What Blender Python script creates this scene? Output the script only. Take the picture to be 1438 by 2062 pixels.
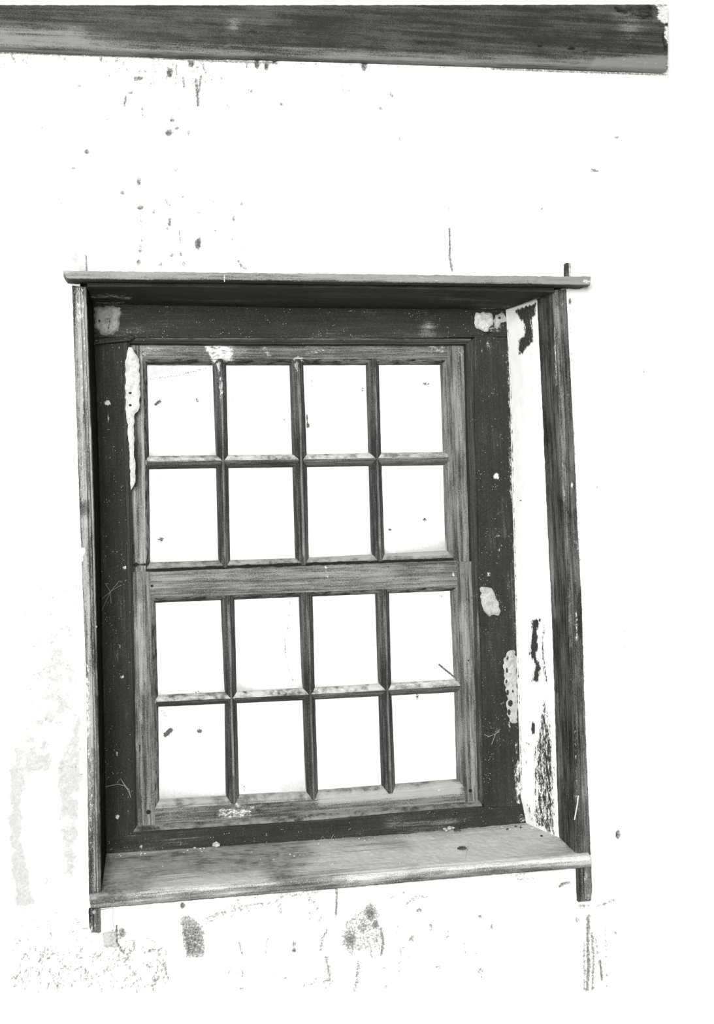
import bpy, bmesh, math, random
import numpy as np
from mathutils import Matrix, Vector
random.seed(7); RNG = np.random.default_rng(7)
scn = bpy.context.scene
for o in list(bpy.data.objects): bpy.data.objects.remove(o)
COL = scn.collection

# ------------------------------------------------------------------ camera
W, H = 1438.0, 2062.0
CAM = np.array([-0.02019088, -2.58519426, 0.64681331])
YAW, PIT, ROL = (math.radians(a) for a in (11.28347443, 2.24900486, -1.81626585))
FPX, CX, CY = 2547.494839953297, 674.59420003, 1028.82668647
def cam_axes():
    cy, sy, cp, sp, cr, sr = math.cos(YAW), math.sin(YAW), math.cos(PIT), math.sin(PIT), math.cos(ROL), math.sin(ROL)
    f = np.array([sy*cp, cy*cp, sp]); rt = np.array([cy, -sy, 0.0]); up = np.cross(rt, f)
    return cr*rt + sr*up, -sr*rt + cr*up, f
RT, UP, FW = cam_axes()
cd = bpy.data.cameras.new('camera'); cam = bpy.data.objects.new('camera', cd); COL.objects.link(cam)
cam.matrix_world = Matrix(((RT[0], UP[0], -FW[0], CAM[0]), (RT[1], UP[1], -FW[1], CAM[1]), (RT[2], UP[2], -FW[2], CAM[2]), (0, 0, 0, 1)))
cd.sensor_fit = 'HORIZONTAL'; cd.sensor_width = 36.0; cd.lens = FPX*36.0/W
cd.shift_x = (W/2 - CX)/W; cd.shift_y = (CY - H/2)/W
cd.clip_start = 0.05; cd.clip_end = 200
scn.camera = cam

# ------------------------------------------------------------------ sky, area light added in an unseen opening, exposure
world = bpy.data.worlds.new('overcast_sky'); scn.world = world; world.use_nodes = True
bg = world.node_tree.nodes['Background']
bg.inputs['Color'].default_value = (1.0, 1.0, 1.0, 1); bg.inputs['Strength'].default_value = 1.1
LIGHT_OPENING = (-1.75, 0.00, 0.45, 2.0)          # unseen opening added behind the camera to shape the light: x0, x1, z0, z1
ROOM_Y = -4.2
ld = bpy.data.lights.new('added_opening_light', 'AREA'); ld.shape = 'RECTANGLE'  # added lamp filling the unseen opening
ld.size = LIGHT_OPENING[1]-LIGHT_OPENING[0]; ld.size_y = LIGHT_OPENING[3]-LIGHT_OPENING[2]; ld.energy = 325.0; ld.color = (1, 1, 1)
lo = bpy.data.objects.new('added_opening_light', ld); COL.objects.link(lo)
lo.location = ((LIGHT_OPENING[0]+LIGHT_OPENING[1])/2, ROOM_Y+0.02, (LIGHT_OPENING[2]+LIGHT_OPENING[3])/2); lo.rotation_euler = (math.radians(90), 0, 0)
vs = scn.view_settings; scn.display_settings.display_device = 'sRGB'
vs.view_transform = 'Standard'; vs.look = 'None'; vs.exposure = 0.0; vs.gamma = 1.0; vs.use_curve_mapping = False

# ------------------------------------------------------------------ geometry helpers
D, SL = 0.202, 0.0096                       # front of the window frame lies at y = D + SL*x
FU, FL = D+0.030, D+0.012                   # front of the upper and of the lower sash
def pt(u, v, Y=0.0, s=0.0):
    d = RT*((u-CX)/FPX) - UP*((v-CY)/FPX) + FW
    t = (Y + s*CAM[0] - CAM[1])/(d[1] - s*d[0])
    return CAM + t*d
def line(px, Y=0.0, s=0.0): return np.array([pt(u, v, Y, s) for u, v in px])
def proj(P):
    q = P - CAM; z = q @ FW
    return np.stack([CX + FPX*(q @ RT)/z, CY - FPX*(q @ UP)/z], 1)
def resample(E, n):
    E = np.asarray(E, float); d = np.r_[0, np.cumsum(np.linalg.norm(np.diff(E, axis=0), axis=1))]; d /= d[-1]
    t = np.linspace(0, 1, n); return np.stack([np.interp(t, d, E[:, k]) for k in range(3)], 1)
def off(E, dx=0, dy=0, dz=0): return np.asarray(E, float) + np.array([dx, dy, dz])
def sety(E, y, s=0.0):
    E = np.array(E, float); E[:, 1] = y + s*E[:, 0]; return E
def lerp(A, B, f):
    n = max(len(A), len(B)); return resample(A, n)*(1-f) + resample(B, n)*f
def vnoise(P, scale, seed=0):
    """cheap smooth value noise on points (N,3) -> 0..1"""
    r = np.random.default_rng(seed); T = r.random((32, 32, 32))
    q = P*scale + 100.0; i = np.floor(q).astype(int); f = q-i; f = f*f*(3-2*f); out = np.zeros(len(P))
    for a in (0, 1):
        for b in (0, 1):
            for c in (0, 1):
                w = (f[:, 0] if a else 1-f[:, 0])*(f[:, 1] if b else 1-f[:, 1])*(f[:, 2] if c else 1-f[:, 2])
                out += w*T[(i[:, 0]+a) % 32, (i[:, 1]+b) % 32, (i[:, 2]+c) % 32]
    return out

# ------------------------------------------------------------------ wear fields (where paint, plaster, stains and painted shadow lines lie on a surface)
def d_line(uv, pts):
    best = np.full(len(uv), 1e9)
    for (a, b) in zip(pts[:-1], pts[1:]):
        a = np.array(a, float); b = np.array(b, float); ab = b-a; t = np.clip(((uv-a) @ ab)/max(ab @ ab, 1e-9), 0, 1)
        best = np.minimum(best, np.linalg.norm(uv-(a+t[:, None]*ab), axis=1))
    return best
def d_poly(uv, pts):
    pts = list(pts); d = d_line(uv, pts+[pts[0]]); ins = np.zeros(len(uv), bool)
    for (x1, y1), (x2, y2) in zip(pts, pts[1:]+[pts[0]]):
        if y1 == y2: continue
        c = ((y1 > uv[:, 1]) != (y2 > uv[:, 1])); xx = (x2-x1)*(uv[:, 1]-y1)/(y2-y1)+x1
        ins ^= c & (uv[:, 0] < xx)
    return np.where(ins, -d, d)
MINSOFT = 1.6
def field(uv, shapes, grow=0.0):
    out = np.zeros(len(uv))
    for s in shapes:
        k = s[0]; soft_min = MINSOFT
        if k == 'l':                         # polyline, width, value
            P = np.array(s[1], float); w = s[2]; soft = max(w*0.5, soft_min); bb = (P.min(0)-w-8, P.max(0)+w+8)
        elif k == 'p':                       # polygon, soft edge, value
            P = np.array(s[1], float); soft = s[2]; bb = (P.min(0)-soft-6, P.max(0)+soft+6)
        else:                                # blob: u, v, ru, rv, value
            P = np.array([[s[1], s[2]]], float); soft = max(soft_min, .45*min(s[3:5])) if min(s[3:5]) < 9 else .8*min(s[3:5]); bb = (P[0]-max(s[3:5])*2-6, P[0]+max(s[3:5])*2+6)
        m = np.where(np.all((uv > bb[0]) & (uv < bb[1]), axis=1))[0]
        if not len(m): continue
        q = uv[m]
        if k == 'l': d = d_line(q, s[1])-w/2-grow; val = s[3]
        elif k == 'p': d = d_poly(q, s[1]); val = s[3]
        else:
            r = np.sqrt(((q[:, 0]-s[1])/s[3])**2+((q[:, 1]-s[2])/s[4])**2); d = (r-1)*min(s[3:5])-grow; val = s[5]
        out[m] = np.maximum(out[m], val*np.clip(0.5-d/(2*soft), 0, 1))
    return out

# ------------------------------------------------------------------ object helpers
def make(name, V, F, mat, parent=None, attrs=None, smooth=None, origin=None, **props):
    V = np.asarray(V, float)
    me = bpy.data.meshes.new(name)
    base = np.array([(V[:, 0].min()+V[:, 0].max())/2, (V[:, 1].min()+V[:, 1].max())/2, V[:, 2].min()]) if origin is None else np.array(origin, float)
    me.from_pydata((V-base).tolist(), [], [list(map(int, f)) for f in F])
    for k, a in (attrs or {}).items():
        at = me.attributes.new(k, 'FLOAT', 'POINT'); at.data.foreach_set('value', np.asarray(a, np.float32))
    bm = bmesh.new(); bm.from_mesh(me); bmesh.ops.recalc_face_normals(bm, faces=bm.faces); bm.to_mesh(me); bm.free()
    if smooth is not None:
        me.shade_smooth(); me.set_sharp_from_angle(angle=math.radians(smooth))
    if mat: me.materials.append(mat)
    o = bpy.data.objects.new(name, me); COL.objects.link(o)
    o.location = Vector(base)
    if parent is not None: adopt(o, parent)
    for k, v in props.items(): o[k] = v
    return o
def wloc(o):
    l = Vector(o.location)
    while o.parent: o = o.parent; l = l + o.location
    return l
def adopt(o, parent):
    l = Vector(o.location); o.parent = parent; o.location = l - wloc(parent)
def empty(name, loc, parent=None, **props):
    o = bpy.data.objects.new(name, None); COL.objects.link(o); o.location = Vector(loc); o.empty_display_size = 0.05
    if parent is not None: adopt(o, parent)
    for k, v in props.items(): o[k] = v
    return o
def loft(edges, subs, n, jit=0.0, seed=1, jscale=60, closed=True, cap=True):
    """edges: 3-D polylines round a cross-section; subs[i]: divisions between edge i and i+1; n rows along"""
    E = [resample(e, n) for e in edges]; m = len(E); cols = []
    for i in range(m if closed else m-1):
        a, b = E[i], E[(i+1) % m]
        for k in range(subs[i]): cols.append(a+(b-a)*(k/subs[i]))
    if not closed: cols.append(E[-1])
    c = len(cols); V = np.stack(cols, 1).reshape(-1, 3)      # n*c
    if jit:
        for k in range(3): V[:, k] += (vnoise(V, jscale, seed+k)-.5)*2*jit + (vnoise(V, jscale*3.7, seed+9+k)-.5)*jit
    F = []
    cc = c if closed else c-1
    for r in range(n-1):
        for k in range(cc):
            F.append((r*c+k, r*c+(k+1) % c, (r+1)*c+(k+1) % c, (r+1)*c+k))
    if cap and closed:
        F.append(tuple(range(c))); F.append(tuple((n-1)*c+k for k in range(c)))
    return V, F
def join(parts):
    Vs, Fs, b = [], [], 0
    for V, F in parts:
        Vs.append(np.asarray(V, float)); Fs += [tuple(i+b for i in f) for f in F]; b += len(V)
    return np.concatenate(Vs), Fs
def box(x0, x1, y0, y1, z0, z1):
    V = [(x, y, z) for z in (z0, z1) for y in (y0, y1) for x in (x0, x1)]
    return V, [(0, 1, 3, 2), (4, 6, 7, 5), (0, 4, 5, 1), (2, 3, 7, 6), (0, 2, 6, 4), (1, 5, 7, 3)]
def tube(P, r, seg=6):
    P = np.asarray(P, float); n = len(P); V = []; F = []
    rr = r if hasattr(r, '__len__') else [r]*n
    for i in range(n):
        t = P[min(i+1, n-1)]-P[max(i-1, 0)]; t /= np.linalg.norm(t)
        a = np.cross(t, [0.3, 0.2, 0.9]); a /= np.linalg.norm(a); b = np.cross(t, a)
        for k in range(seg):
            th = 2*math.pi*k/seg; V.append(P[i]+rr[i]*(math.cos(th)*a+math.sin(th)*b))
    for i in range(n-1):
        for k in range(seg): F.append((i*seg+k, i*seg+(k+1) % seg, (i+1)*seg+(k+1) % seg, (i+1)*seg+k))
    F.append(tuple(range(seg))); F.append(tuple((n-1)*seg+k for k in range(seg)))
    return np.array(V), F

# ------------------------------------------------------------------ materials
class NT:
    def __init__(self, name):
        self.m = bpy.data.materials.new(name); self.m.use_nodes = True; self.t = self.m.node_tree; self.t.nodes.clear()
        self.out = self.t.nodes.new('ShaderNodeOutputMaterial')
    def n(self, typ, **kw):
        x = self.t.nodes.new(typ)
        for k, v in kw.items(): setattr(x, k, v)
        return x
    def L(self, a, b): self.t.links.new(a, b)
    def math(self, op, a, b=None, c=None, clamp=False):
        x = self.n('ShaderNodeMath', operation=op); x.use_clamp = clamp
        for i, v in enumerate((a, b, c)):
            if v is None: continue
            if isinstance(v, (int, float)): x.inputs[i].default_value = v
            else: self.L(v, x.inputs[i])
        return x.outputs[0]
    def step(self, v, lo, hi):
        x = self.n('ShaderNodeMapRange'); x.interpolation_type = 'SMOOTHSTEP'
        self.L(v, x.inputs['Value']); x.inputs['From Min'].default_value = lo; x.inputs['From Max'].default_value = hi
        return x.outputs['Result']
    def mix(self, f, a, b):
        x = self.n('ShaderNodeMix', data_type='RGBA')
        for s, v in ((x.inputs['Factor'], f), (x.inputs['A'], a), (x.inputs['B'], b)):
            if isinstance(v, (int, float)): s.default_value = v
            elif isinstance(v, tuple): s.default_value = (*v, 1)
            else: self.L(v, s)
        return x.outputs['Result']
    def noise(self, co, scale, detail=4, rough=.6, sx=1, sy=1, sz=1):
        mp = self.n('ShaderNodeMapping'); mp.inputs['Scale'].default_value = (sx, sy, sz); self.L(co, mp.inputs['Vector'])
        x = self.n('ShaderNodeTexNoise'); x.inputs['Scale'].default_value = scale; x.inputs['Detail'].default_value = detail
        x.inputs['Roughness'].default_value = rough; self.L(mp.outputs[0], x.inputs['Vector']); return x.outputs['Fac']
    def attr(self, name):
        return self.n('ShaderNodeAttribute', attribute_name=name).outputs['Fac']
    def co(self): return self.n('ShaderNodeTexCoord').outputs['Object']
    def diffuse(self, col, rough=.85, bump=None, bs=.3, bd=.002, spec=.25):
        b = self.n('ShaderNodeBsdfPrincipled'); b.inputs['Roughness'].default_value = rough
        b.inputs['Specular IOR Level'].default_value = spec
        if isinstance(col, tuple): b.inputs['Base Color'].default_value = (*col, 1)
        else: self.L(col, b.inputs['Base Color'])
        if bump is not None:
            x = self.n('ShaderNodeBump'); x.inputs['Strength'].default_value = bs; x.inputs['Distance'].default_value = bd
            self.L(bump, x.inputs['Height']); self.L(x.outputs[0], b.inputs['Normal'])
        return b.outputs[0]
    def done(self, sh): self.L(sh, self.out.inputs['Surface']); return self.m

def tone(v): return (v*1.0, v*1.012, v*0.955)          # the faintly olive grey of the old timber
WHITE = (0.86, 0.86, 0.85)
def wood(name, dark, light, axis, contrast=(.35, .7), gs=1.0, speck=.0, dust=0.0, dustv=.3, blotch=.35, wornv=.3, whitev=.8, spec=.2):
    """weathered timber; grain runs along axis; reads 'white' (whitewash left on it), 'worn' (paint rubbed off), 'dark' (stain)"""
    t = NT(name); co = t.co(); s = [1, 1, 1]; s['xyz'.index(axis)] = .035
    g1 = t.noise(co, 260*gs, 6, .65, *s); g2 = t.noise(co, 70*gs, 4, .6, *[max(k, .06) for k in s])
    bl = t.noise(co, 16, 5, .65, *[max(k, .35) for k in s])
    fine = t.noise(co, 640, 3, .7)
    g = t.math('ADD', t.math('MULTIPLY', g1, .38), t.math('MULTIPLY', g2, .22))
    g = t.math('ADD', g, t.math('MULTIPLY', fine, .40))
    g = t.math('MULTIPLY_ADD', t.math('SUBTRACT', g, .5), 2.3, .5)
    g = t.math('ADD', g, t.math('MULTIPLY', t.math('SUBTRACT', bl, .5), blotch))
    worn = t.attr('worn')
    g = t.math('ADD', g, t.math('MULTIPLY', worn, .35))
    col = t.mix(t.step(g, *contrast), tone(dark), tone(light))
    col = t.mix(t.math('MULTIPLY', t.step(t.math('ADD', worn, t.math('MULTIPLY', t.math('SUBTRACT', g, .5), 1.6)), .25, 1.05), .8), col, tone(wornv))
    if dust:
        nz = t.n('ShaderNodeSeparateXYZ'); t.L(t.n('ShaderNodeNewGeometry').outputs['Normal'], nz.inputs[0])
        dn = t.noise(co, 90, 5, .7); db = t.noise(co, 22, 3, .6)
        f = t.math('MULTIPLY', t.step(nz.outputs['Z'], .12, .6), t.step(t.math('ADD', t.math('MULTIPLY', dn, .45), t.math('MULTIPLY', db, .55)), .34, .6))
        col = t.mix(t.math('MULTIPLY', f, dust), col, tone(dustv))
    dk = t.attr('dark'); n1 = t.noise(co, 120, 5, .65, *[max(k, .3) for k in s])
    col = t.mix(t.step(t.math('ADD', dk, t.math('MULTIPLY', t.math('SUBTRACT', n1, .5), .9)), .35, .6), col, tone(min(dark, .012)))
    wh = t.attr('white'); n2 = t.noise(co, 120, 6, .7, *[max(k, .5) for k in s])
    n3 = t.noise(co, 480, 4, .7, *[max(k, .4) for k in s])
    n2 = t.math('ADD', t.math('MULTIPLY', n2, .55), t.math('MULTIPLY', n3, .45))
    wf = t.math('MULTIPLY', t.step(t.math('ADD', wh, t.math('MULTIPLY', t.math('SUBTRACT', n2, .5), 2.6)), .36, .78), t.math('MULTIPLY_ADD', n3, .9, .35, clamp=True))
    wf = t.math('MULTIPLY', wf, t.step(wh, .02, .15))
    col = t.mix(wf, col, tone(whitev) if whitev < .7 else WHITE)
    if speck:
        v = t.n('ShaderNodeTexVoronoi'); v.inputs['Scale'].default_value = 190; t.L(co, v.inputs['Vector'])
        sn = t.noise(co, 33, 3, .6)
        f = t.math('MULTIPLY', t.math('LESS_THAN', v.outputs['Distance'], .16), t.math('GREATER_THAN', sn, 1-speck))
        col = t.mix(t.math('MULTIPLY', f, .75), col, tone(.5))
        fs = t.math('GREATER_THAN', t.noise(co, 900, 2, .6), .70-.1*speck)
        col = t.mix(t.math('MULTIPLY', fs, .45), col, tone(.3))
    return t.done(t.diffuse(col, .8, t.math('ADD', g, t.math('MULTIPLY', wf, .6)), .5, .0018, spec))

M = {}
M['frame_v'] = wood('dark_frame_timber_upright', .024, .042, 'z', (.15, .90), speck=.44, blotch=1.1, spec=.06)
M['frame_h'] = wood('dark_frame_timber_level', .024, .042, 'x', (.15, .90), speck=.44, blotch=1.1, dust=.5, dustv=.2, spec=.06)
M['bead_v'] = wood('frame_bead_upright', .028, .07, 'z', (.4, .75), speck=.35)
M['bead_h'] = wood('frame_bead_level', .028, .06, 'x', (.4, .75), speck=.35, dust=.95, dustv=.27)
M['sash_v'] = wood('weathered_sash_upright', .040, .25, 'z', (.30, .74), blotch=.7, speck=.3, wornv=.42)
M['sash_h'] = wood('weathered_sash_level', .040, .23, 'x', (.28, .76), blotch=.7, speck=.3, dust=.75, dustv=.45, wornv=.42)
M['bar_v'] = wood('glazing_bar_upright', .020, .16, 'z', (.36, .80), blotch=.45, speck=.3, wornv=.34)
M['bar_h'] = wood('glazing_bar_level', .026, .16, 'x', (.36, .80), blotch=.5, speck=.25, dust=.95, dustv=.66, wornv=.34)
M['board_v'] = wood('surround_timber_upright', .022, .15, 'z', (.34, .72), blotch=.9, speck=.35, wornv=.42, spec=.02)
M['board_h'] = wood('surround_timber_level', .020, .045, 'x', (.36, .7), blotch=.5, speck=.3, wornv=.34)
M['sill'] = wood('dusty_sill_timber', .06, .34, 'x', (.24, .80), gs=.8, blotch=1.0, speck=.55, dust=.55, dustv=.52, wornv=.88)
M['beam'] = wood('beam_timber', .026, .075, 'x', (.36, .68), gs=.55, blotch=.9, speck=.2, wornv=.25)

def plaster(name):
    """whitewashed plaster; 'mark' chips through to the dark ground, 'grey' stains where the wash has peeled"""
    t = NT(name); co = t.co()
    n1 = t.noise(co, 210, 6, .72); n2 = t.noise(co, 60, 5, .65); n3 = t.noise(co, 800, 3, .6); n4 = t.noise(co, 24, 5, .7)
    n = t.math('ADD', t.math('MULTIPLY', n1, .68), t.math('MULTIPLY', n3, .32))
    mk = t.math('ADD', t.attr('mark'), t.math('MULTIPLY', t.math('SUBTRACT', n, .5), 2.8))
    mf = t.math('MULTIPLY', t.step(mk, .44, .66), t.step(t.attr('mark'), .03, .16))
    ga = t.attr('grey')
    gn = t.math('ADD', t.math('MULTIPLY', n4, .5), t.math('MULTIPLY', n2, .5))
    gk = t.math('ADD', ga, t.math('MULTIPLY', t.math('SUBTRACT', gn, .5), 2.0))
    gf = t.math('MULTIPLY', t.step(gk, .32, .60), t.math('MULTIPLY_ADD', n1, .9, .35, clamp=True))
    rim = t.math('SUBTRACT', 1.0, t.step(t.math('ABSOLUTE', t.math('SUBTRACT', t.math('ADD', gk, t.math('MULTIPLY', t.math('SUBTRACT', n1, .5), .5)), .42)), .0, .05))
    rim = t.math('MULTIPLY', t.math('MULTIPLY', rim, t.step(ga, .12, .3)), t.step(n3, .42, .6))
    col = t.mix(gf, WHITE, (.37, .37, .352))
    col = t.mix(t.math('MULTIPLY', rim, .75), col, (.20, .20, .185))
    col = t.mix(mf, col, t.mix(t.step(t.math('ADD', mk, t.math('MULTIPLY', t.math('SUBTRACT', n3, .5), .6)), .6, 1.15), (.36, .362, .335), (.075, .078, .068)))
    h = t.math('SUBTRACT', t.math('MULTIPLY', n2, .35), t.math('ADD', mf, t.math('MULTIPLY', gf, .4)))
    return t.done(t.diffuse(col, .95, h, .4, .002, .1))
M['plaster'] = plaster('whitewashed_plaster')

def lining():
    t = NT('flaking_white_lining'); co = t.co()
    n1 = t.noise(co, 150, 6, .75, 1, 1, .3); n2 = t.noise(co, 480, 4, .7, 1, 1, .4)
    n = t.math('ADD', t.math('MULTIPLY', n1, .6), t.math('MULTIPLY', n2, .4))
    f = t.step(t.math('ADD', t.attr('mark'), t.math('MULTIPLY', t.math('SUBTRACT', n, .5), 2.2)), .47, .58)
    g = t.math('MULTIPLY', t.step(t.math('ADD', t.attr('grey'), t.math('SUBTRACT', n1, .5)), .3, .8), .55)
    col = t.mix(g, WHITE, (.36, .36, .34))
    col = t.mix(f, col, t.mix(t.step(n2, .4, .65), tone(.028), tone(.07)))
    return t.done(t.diffuse(col, .9, t.math('SUBTRACT', 1.0, f), .7, .002, .1))
M['lining'] = lining()

def rough_patch(name, lo, hi):
    t = NT(name); co = t.co(); n = t.noise(co, 150, 6, .75); n2 = t.noise(co, 45, 4, .65)
    c = t.mix(t.step(t.math('ADD', t.math('MULTIPLY', n, .5), t.math('MULTIPLY', n2, .5)), .36, .62), tone(lo), tone(hi))
    d = t.attr('mark'); c = t.mix(t.step(t.math('ADD', d, t.math('MULTIPLY', t.math('SUBTRACT', n, .5), .8)), .4, .55), c, tone(.04))
    return t.done(t.diffuse(c, .95, n, .8, .003, .1))
M['patch_grey'] = rough_patch('grey_mortar_patch', .16, .42)
M['patch_white'] = rough_patch('white_plaster_patch', .38, .80)
M['strip_white'] = rough_patch('white_painted_strip', .46, .74)
M['patch_mid'] = rough_patch('pale_plaster_patch', .30, .58)
M['crumb'] = rough_patch('plaster_crumb', .30, .75)
M['crumb_dark'] = rough_patch('dark_crumb', .03, .12)
def plain(name, v, rough=.7, metal=0.0):
    t = NT(name); co = t.co(); n = t.noise(co, 200, 5, .7)
    c = t.mix(n, tone(v*.6), tone(v*1.4)); b = t.diffuse(c, rough, n, .4, .001)
    return t.done(b)
M['iron'] = plain('rusted_iron', .035, .6)
M['straw'] = plain('dry_straw', .62)
M['web'] = plain('dusty_cobweb', .30)
M['nail'] = plain('worn_nail_head', .30, .4)
M['peg'] = plain('dark_peg', .012)
M['roomwall'] = plain('room_plaster', .45, .95)
M['earth'] = plain('earth_floor', .12, .95)
M['boards'] = plain('ceiling_boards', .12, .9)
def glass():
    t = NT('old_dusty_glass'); co = t.co()
    fr = t.n('ShaderNodeFresnel'); fr.inputs['IOR'].default_value = 1.45
    tr = t.n('ShaderNodeBsdfTransparent'); tr.inputs['Color'].default_value = (.985, .99, .985, 1)
    gl = t.n('ShaderNodeBsdfGlossy'); gl.inputs['Roughness'].default_value = .03; gl.inputs['Color'].default_value = (1, 1, 1, 1)
    a = t.n('ShaderNodeMixShader'); t.L(fr.outputs[0], a.inputs[0]); t.L(tr.outputs[0], a.inputs[1]); t.L(gl.outputs[0], a.inputs[2])
    n = t.noise(co, 130, 6, .7); n2 = t.noise(co, 420, 3, .6)
    df = t.n('ShaderNodeBsdfDiffuse'); df.inputs['Color'].default_value = (.40, .40, .385, 1)
    f = t.math('MULTIPLY', t.step(t.math('ADD', t.attr('dust'), t.math('MULTIPLY', t.math('SUBTRACT', n, .5), .6)), .22, 1.0), .85)
    b = t.n('ShaderNodeMixShader'); t.L(f, b.inputs[0]); t.L(a.outputs[0], b.inputs[1]); t.L(df.outputs[0], b.inputs[2])
    dk = t.n('ShaderNodeBsdfDiffuse'); dk.inputs['Color'].default_value = (.10, .10, .09, 1)
    sf = t.step(t.math('ADD', t.attr('mark'), t.math('MULTIPLY', t.math('SUBTRACT', n2, .5), 1.2)), .48, .66)
    c = t.n('ShaderNodeMixShader'); t.L(sf, c.inputs[0]); t.L(b.outputs[0], c.inputs[1]); t.L(dk.outputs[0], c.inputs[2])
    return t.done(c.outputs[0])
M['glass'] = glass()

# ================================================================== SETTING
# ---- outlines of the surround's edges on the wall plane
L_OUT = [(145, 575), (147, 640), (154, 840), (160, 1020), (166, 1180), (172, 1306), (176, 1560), (179, 1803)]
L_IN = [(174, 578), (175, 592), (182, 805), (187, 956), (192, 1157), (194.5, 1306), (199, 1508), (202.5, 1684), (204, 1801)]
R_IN = [(1114, 584), (1115, 593), (1122, 772), (1130, 880), (1144, 1214), (1154, 1444), (1160, 1719)]
R_OUT = [(1141.5, 582), (1142, 595), (1157, 880), (1168, 1150), (1174, 1240), (1179, 1474), (1189, 1649), (1191, 1721)]
XC_L, XC_R, ZC_T, ZC_B = -0.014, 1.017, 1.232, -0.012       # opening in the wall, behind the boards' faces

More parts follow.
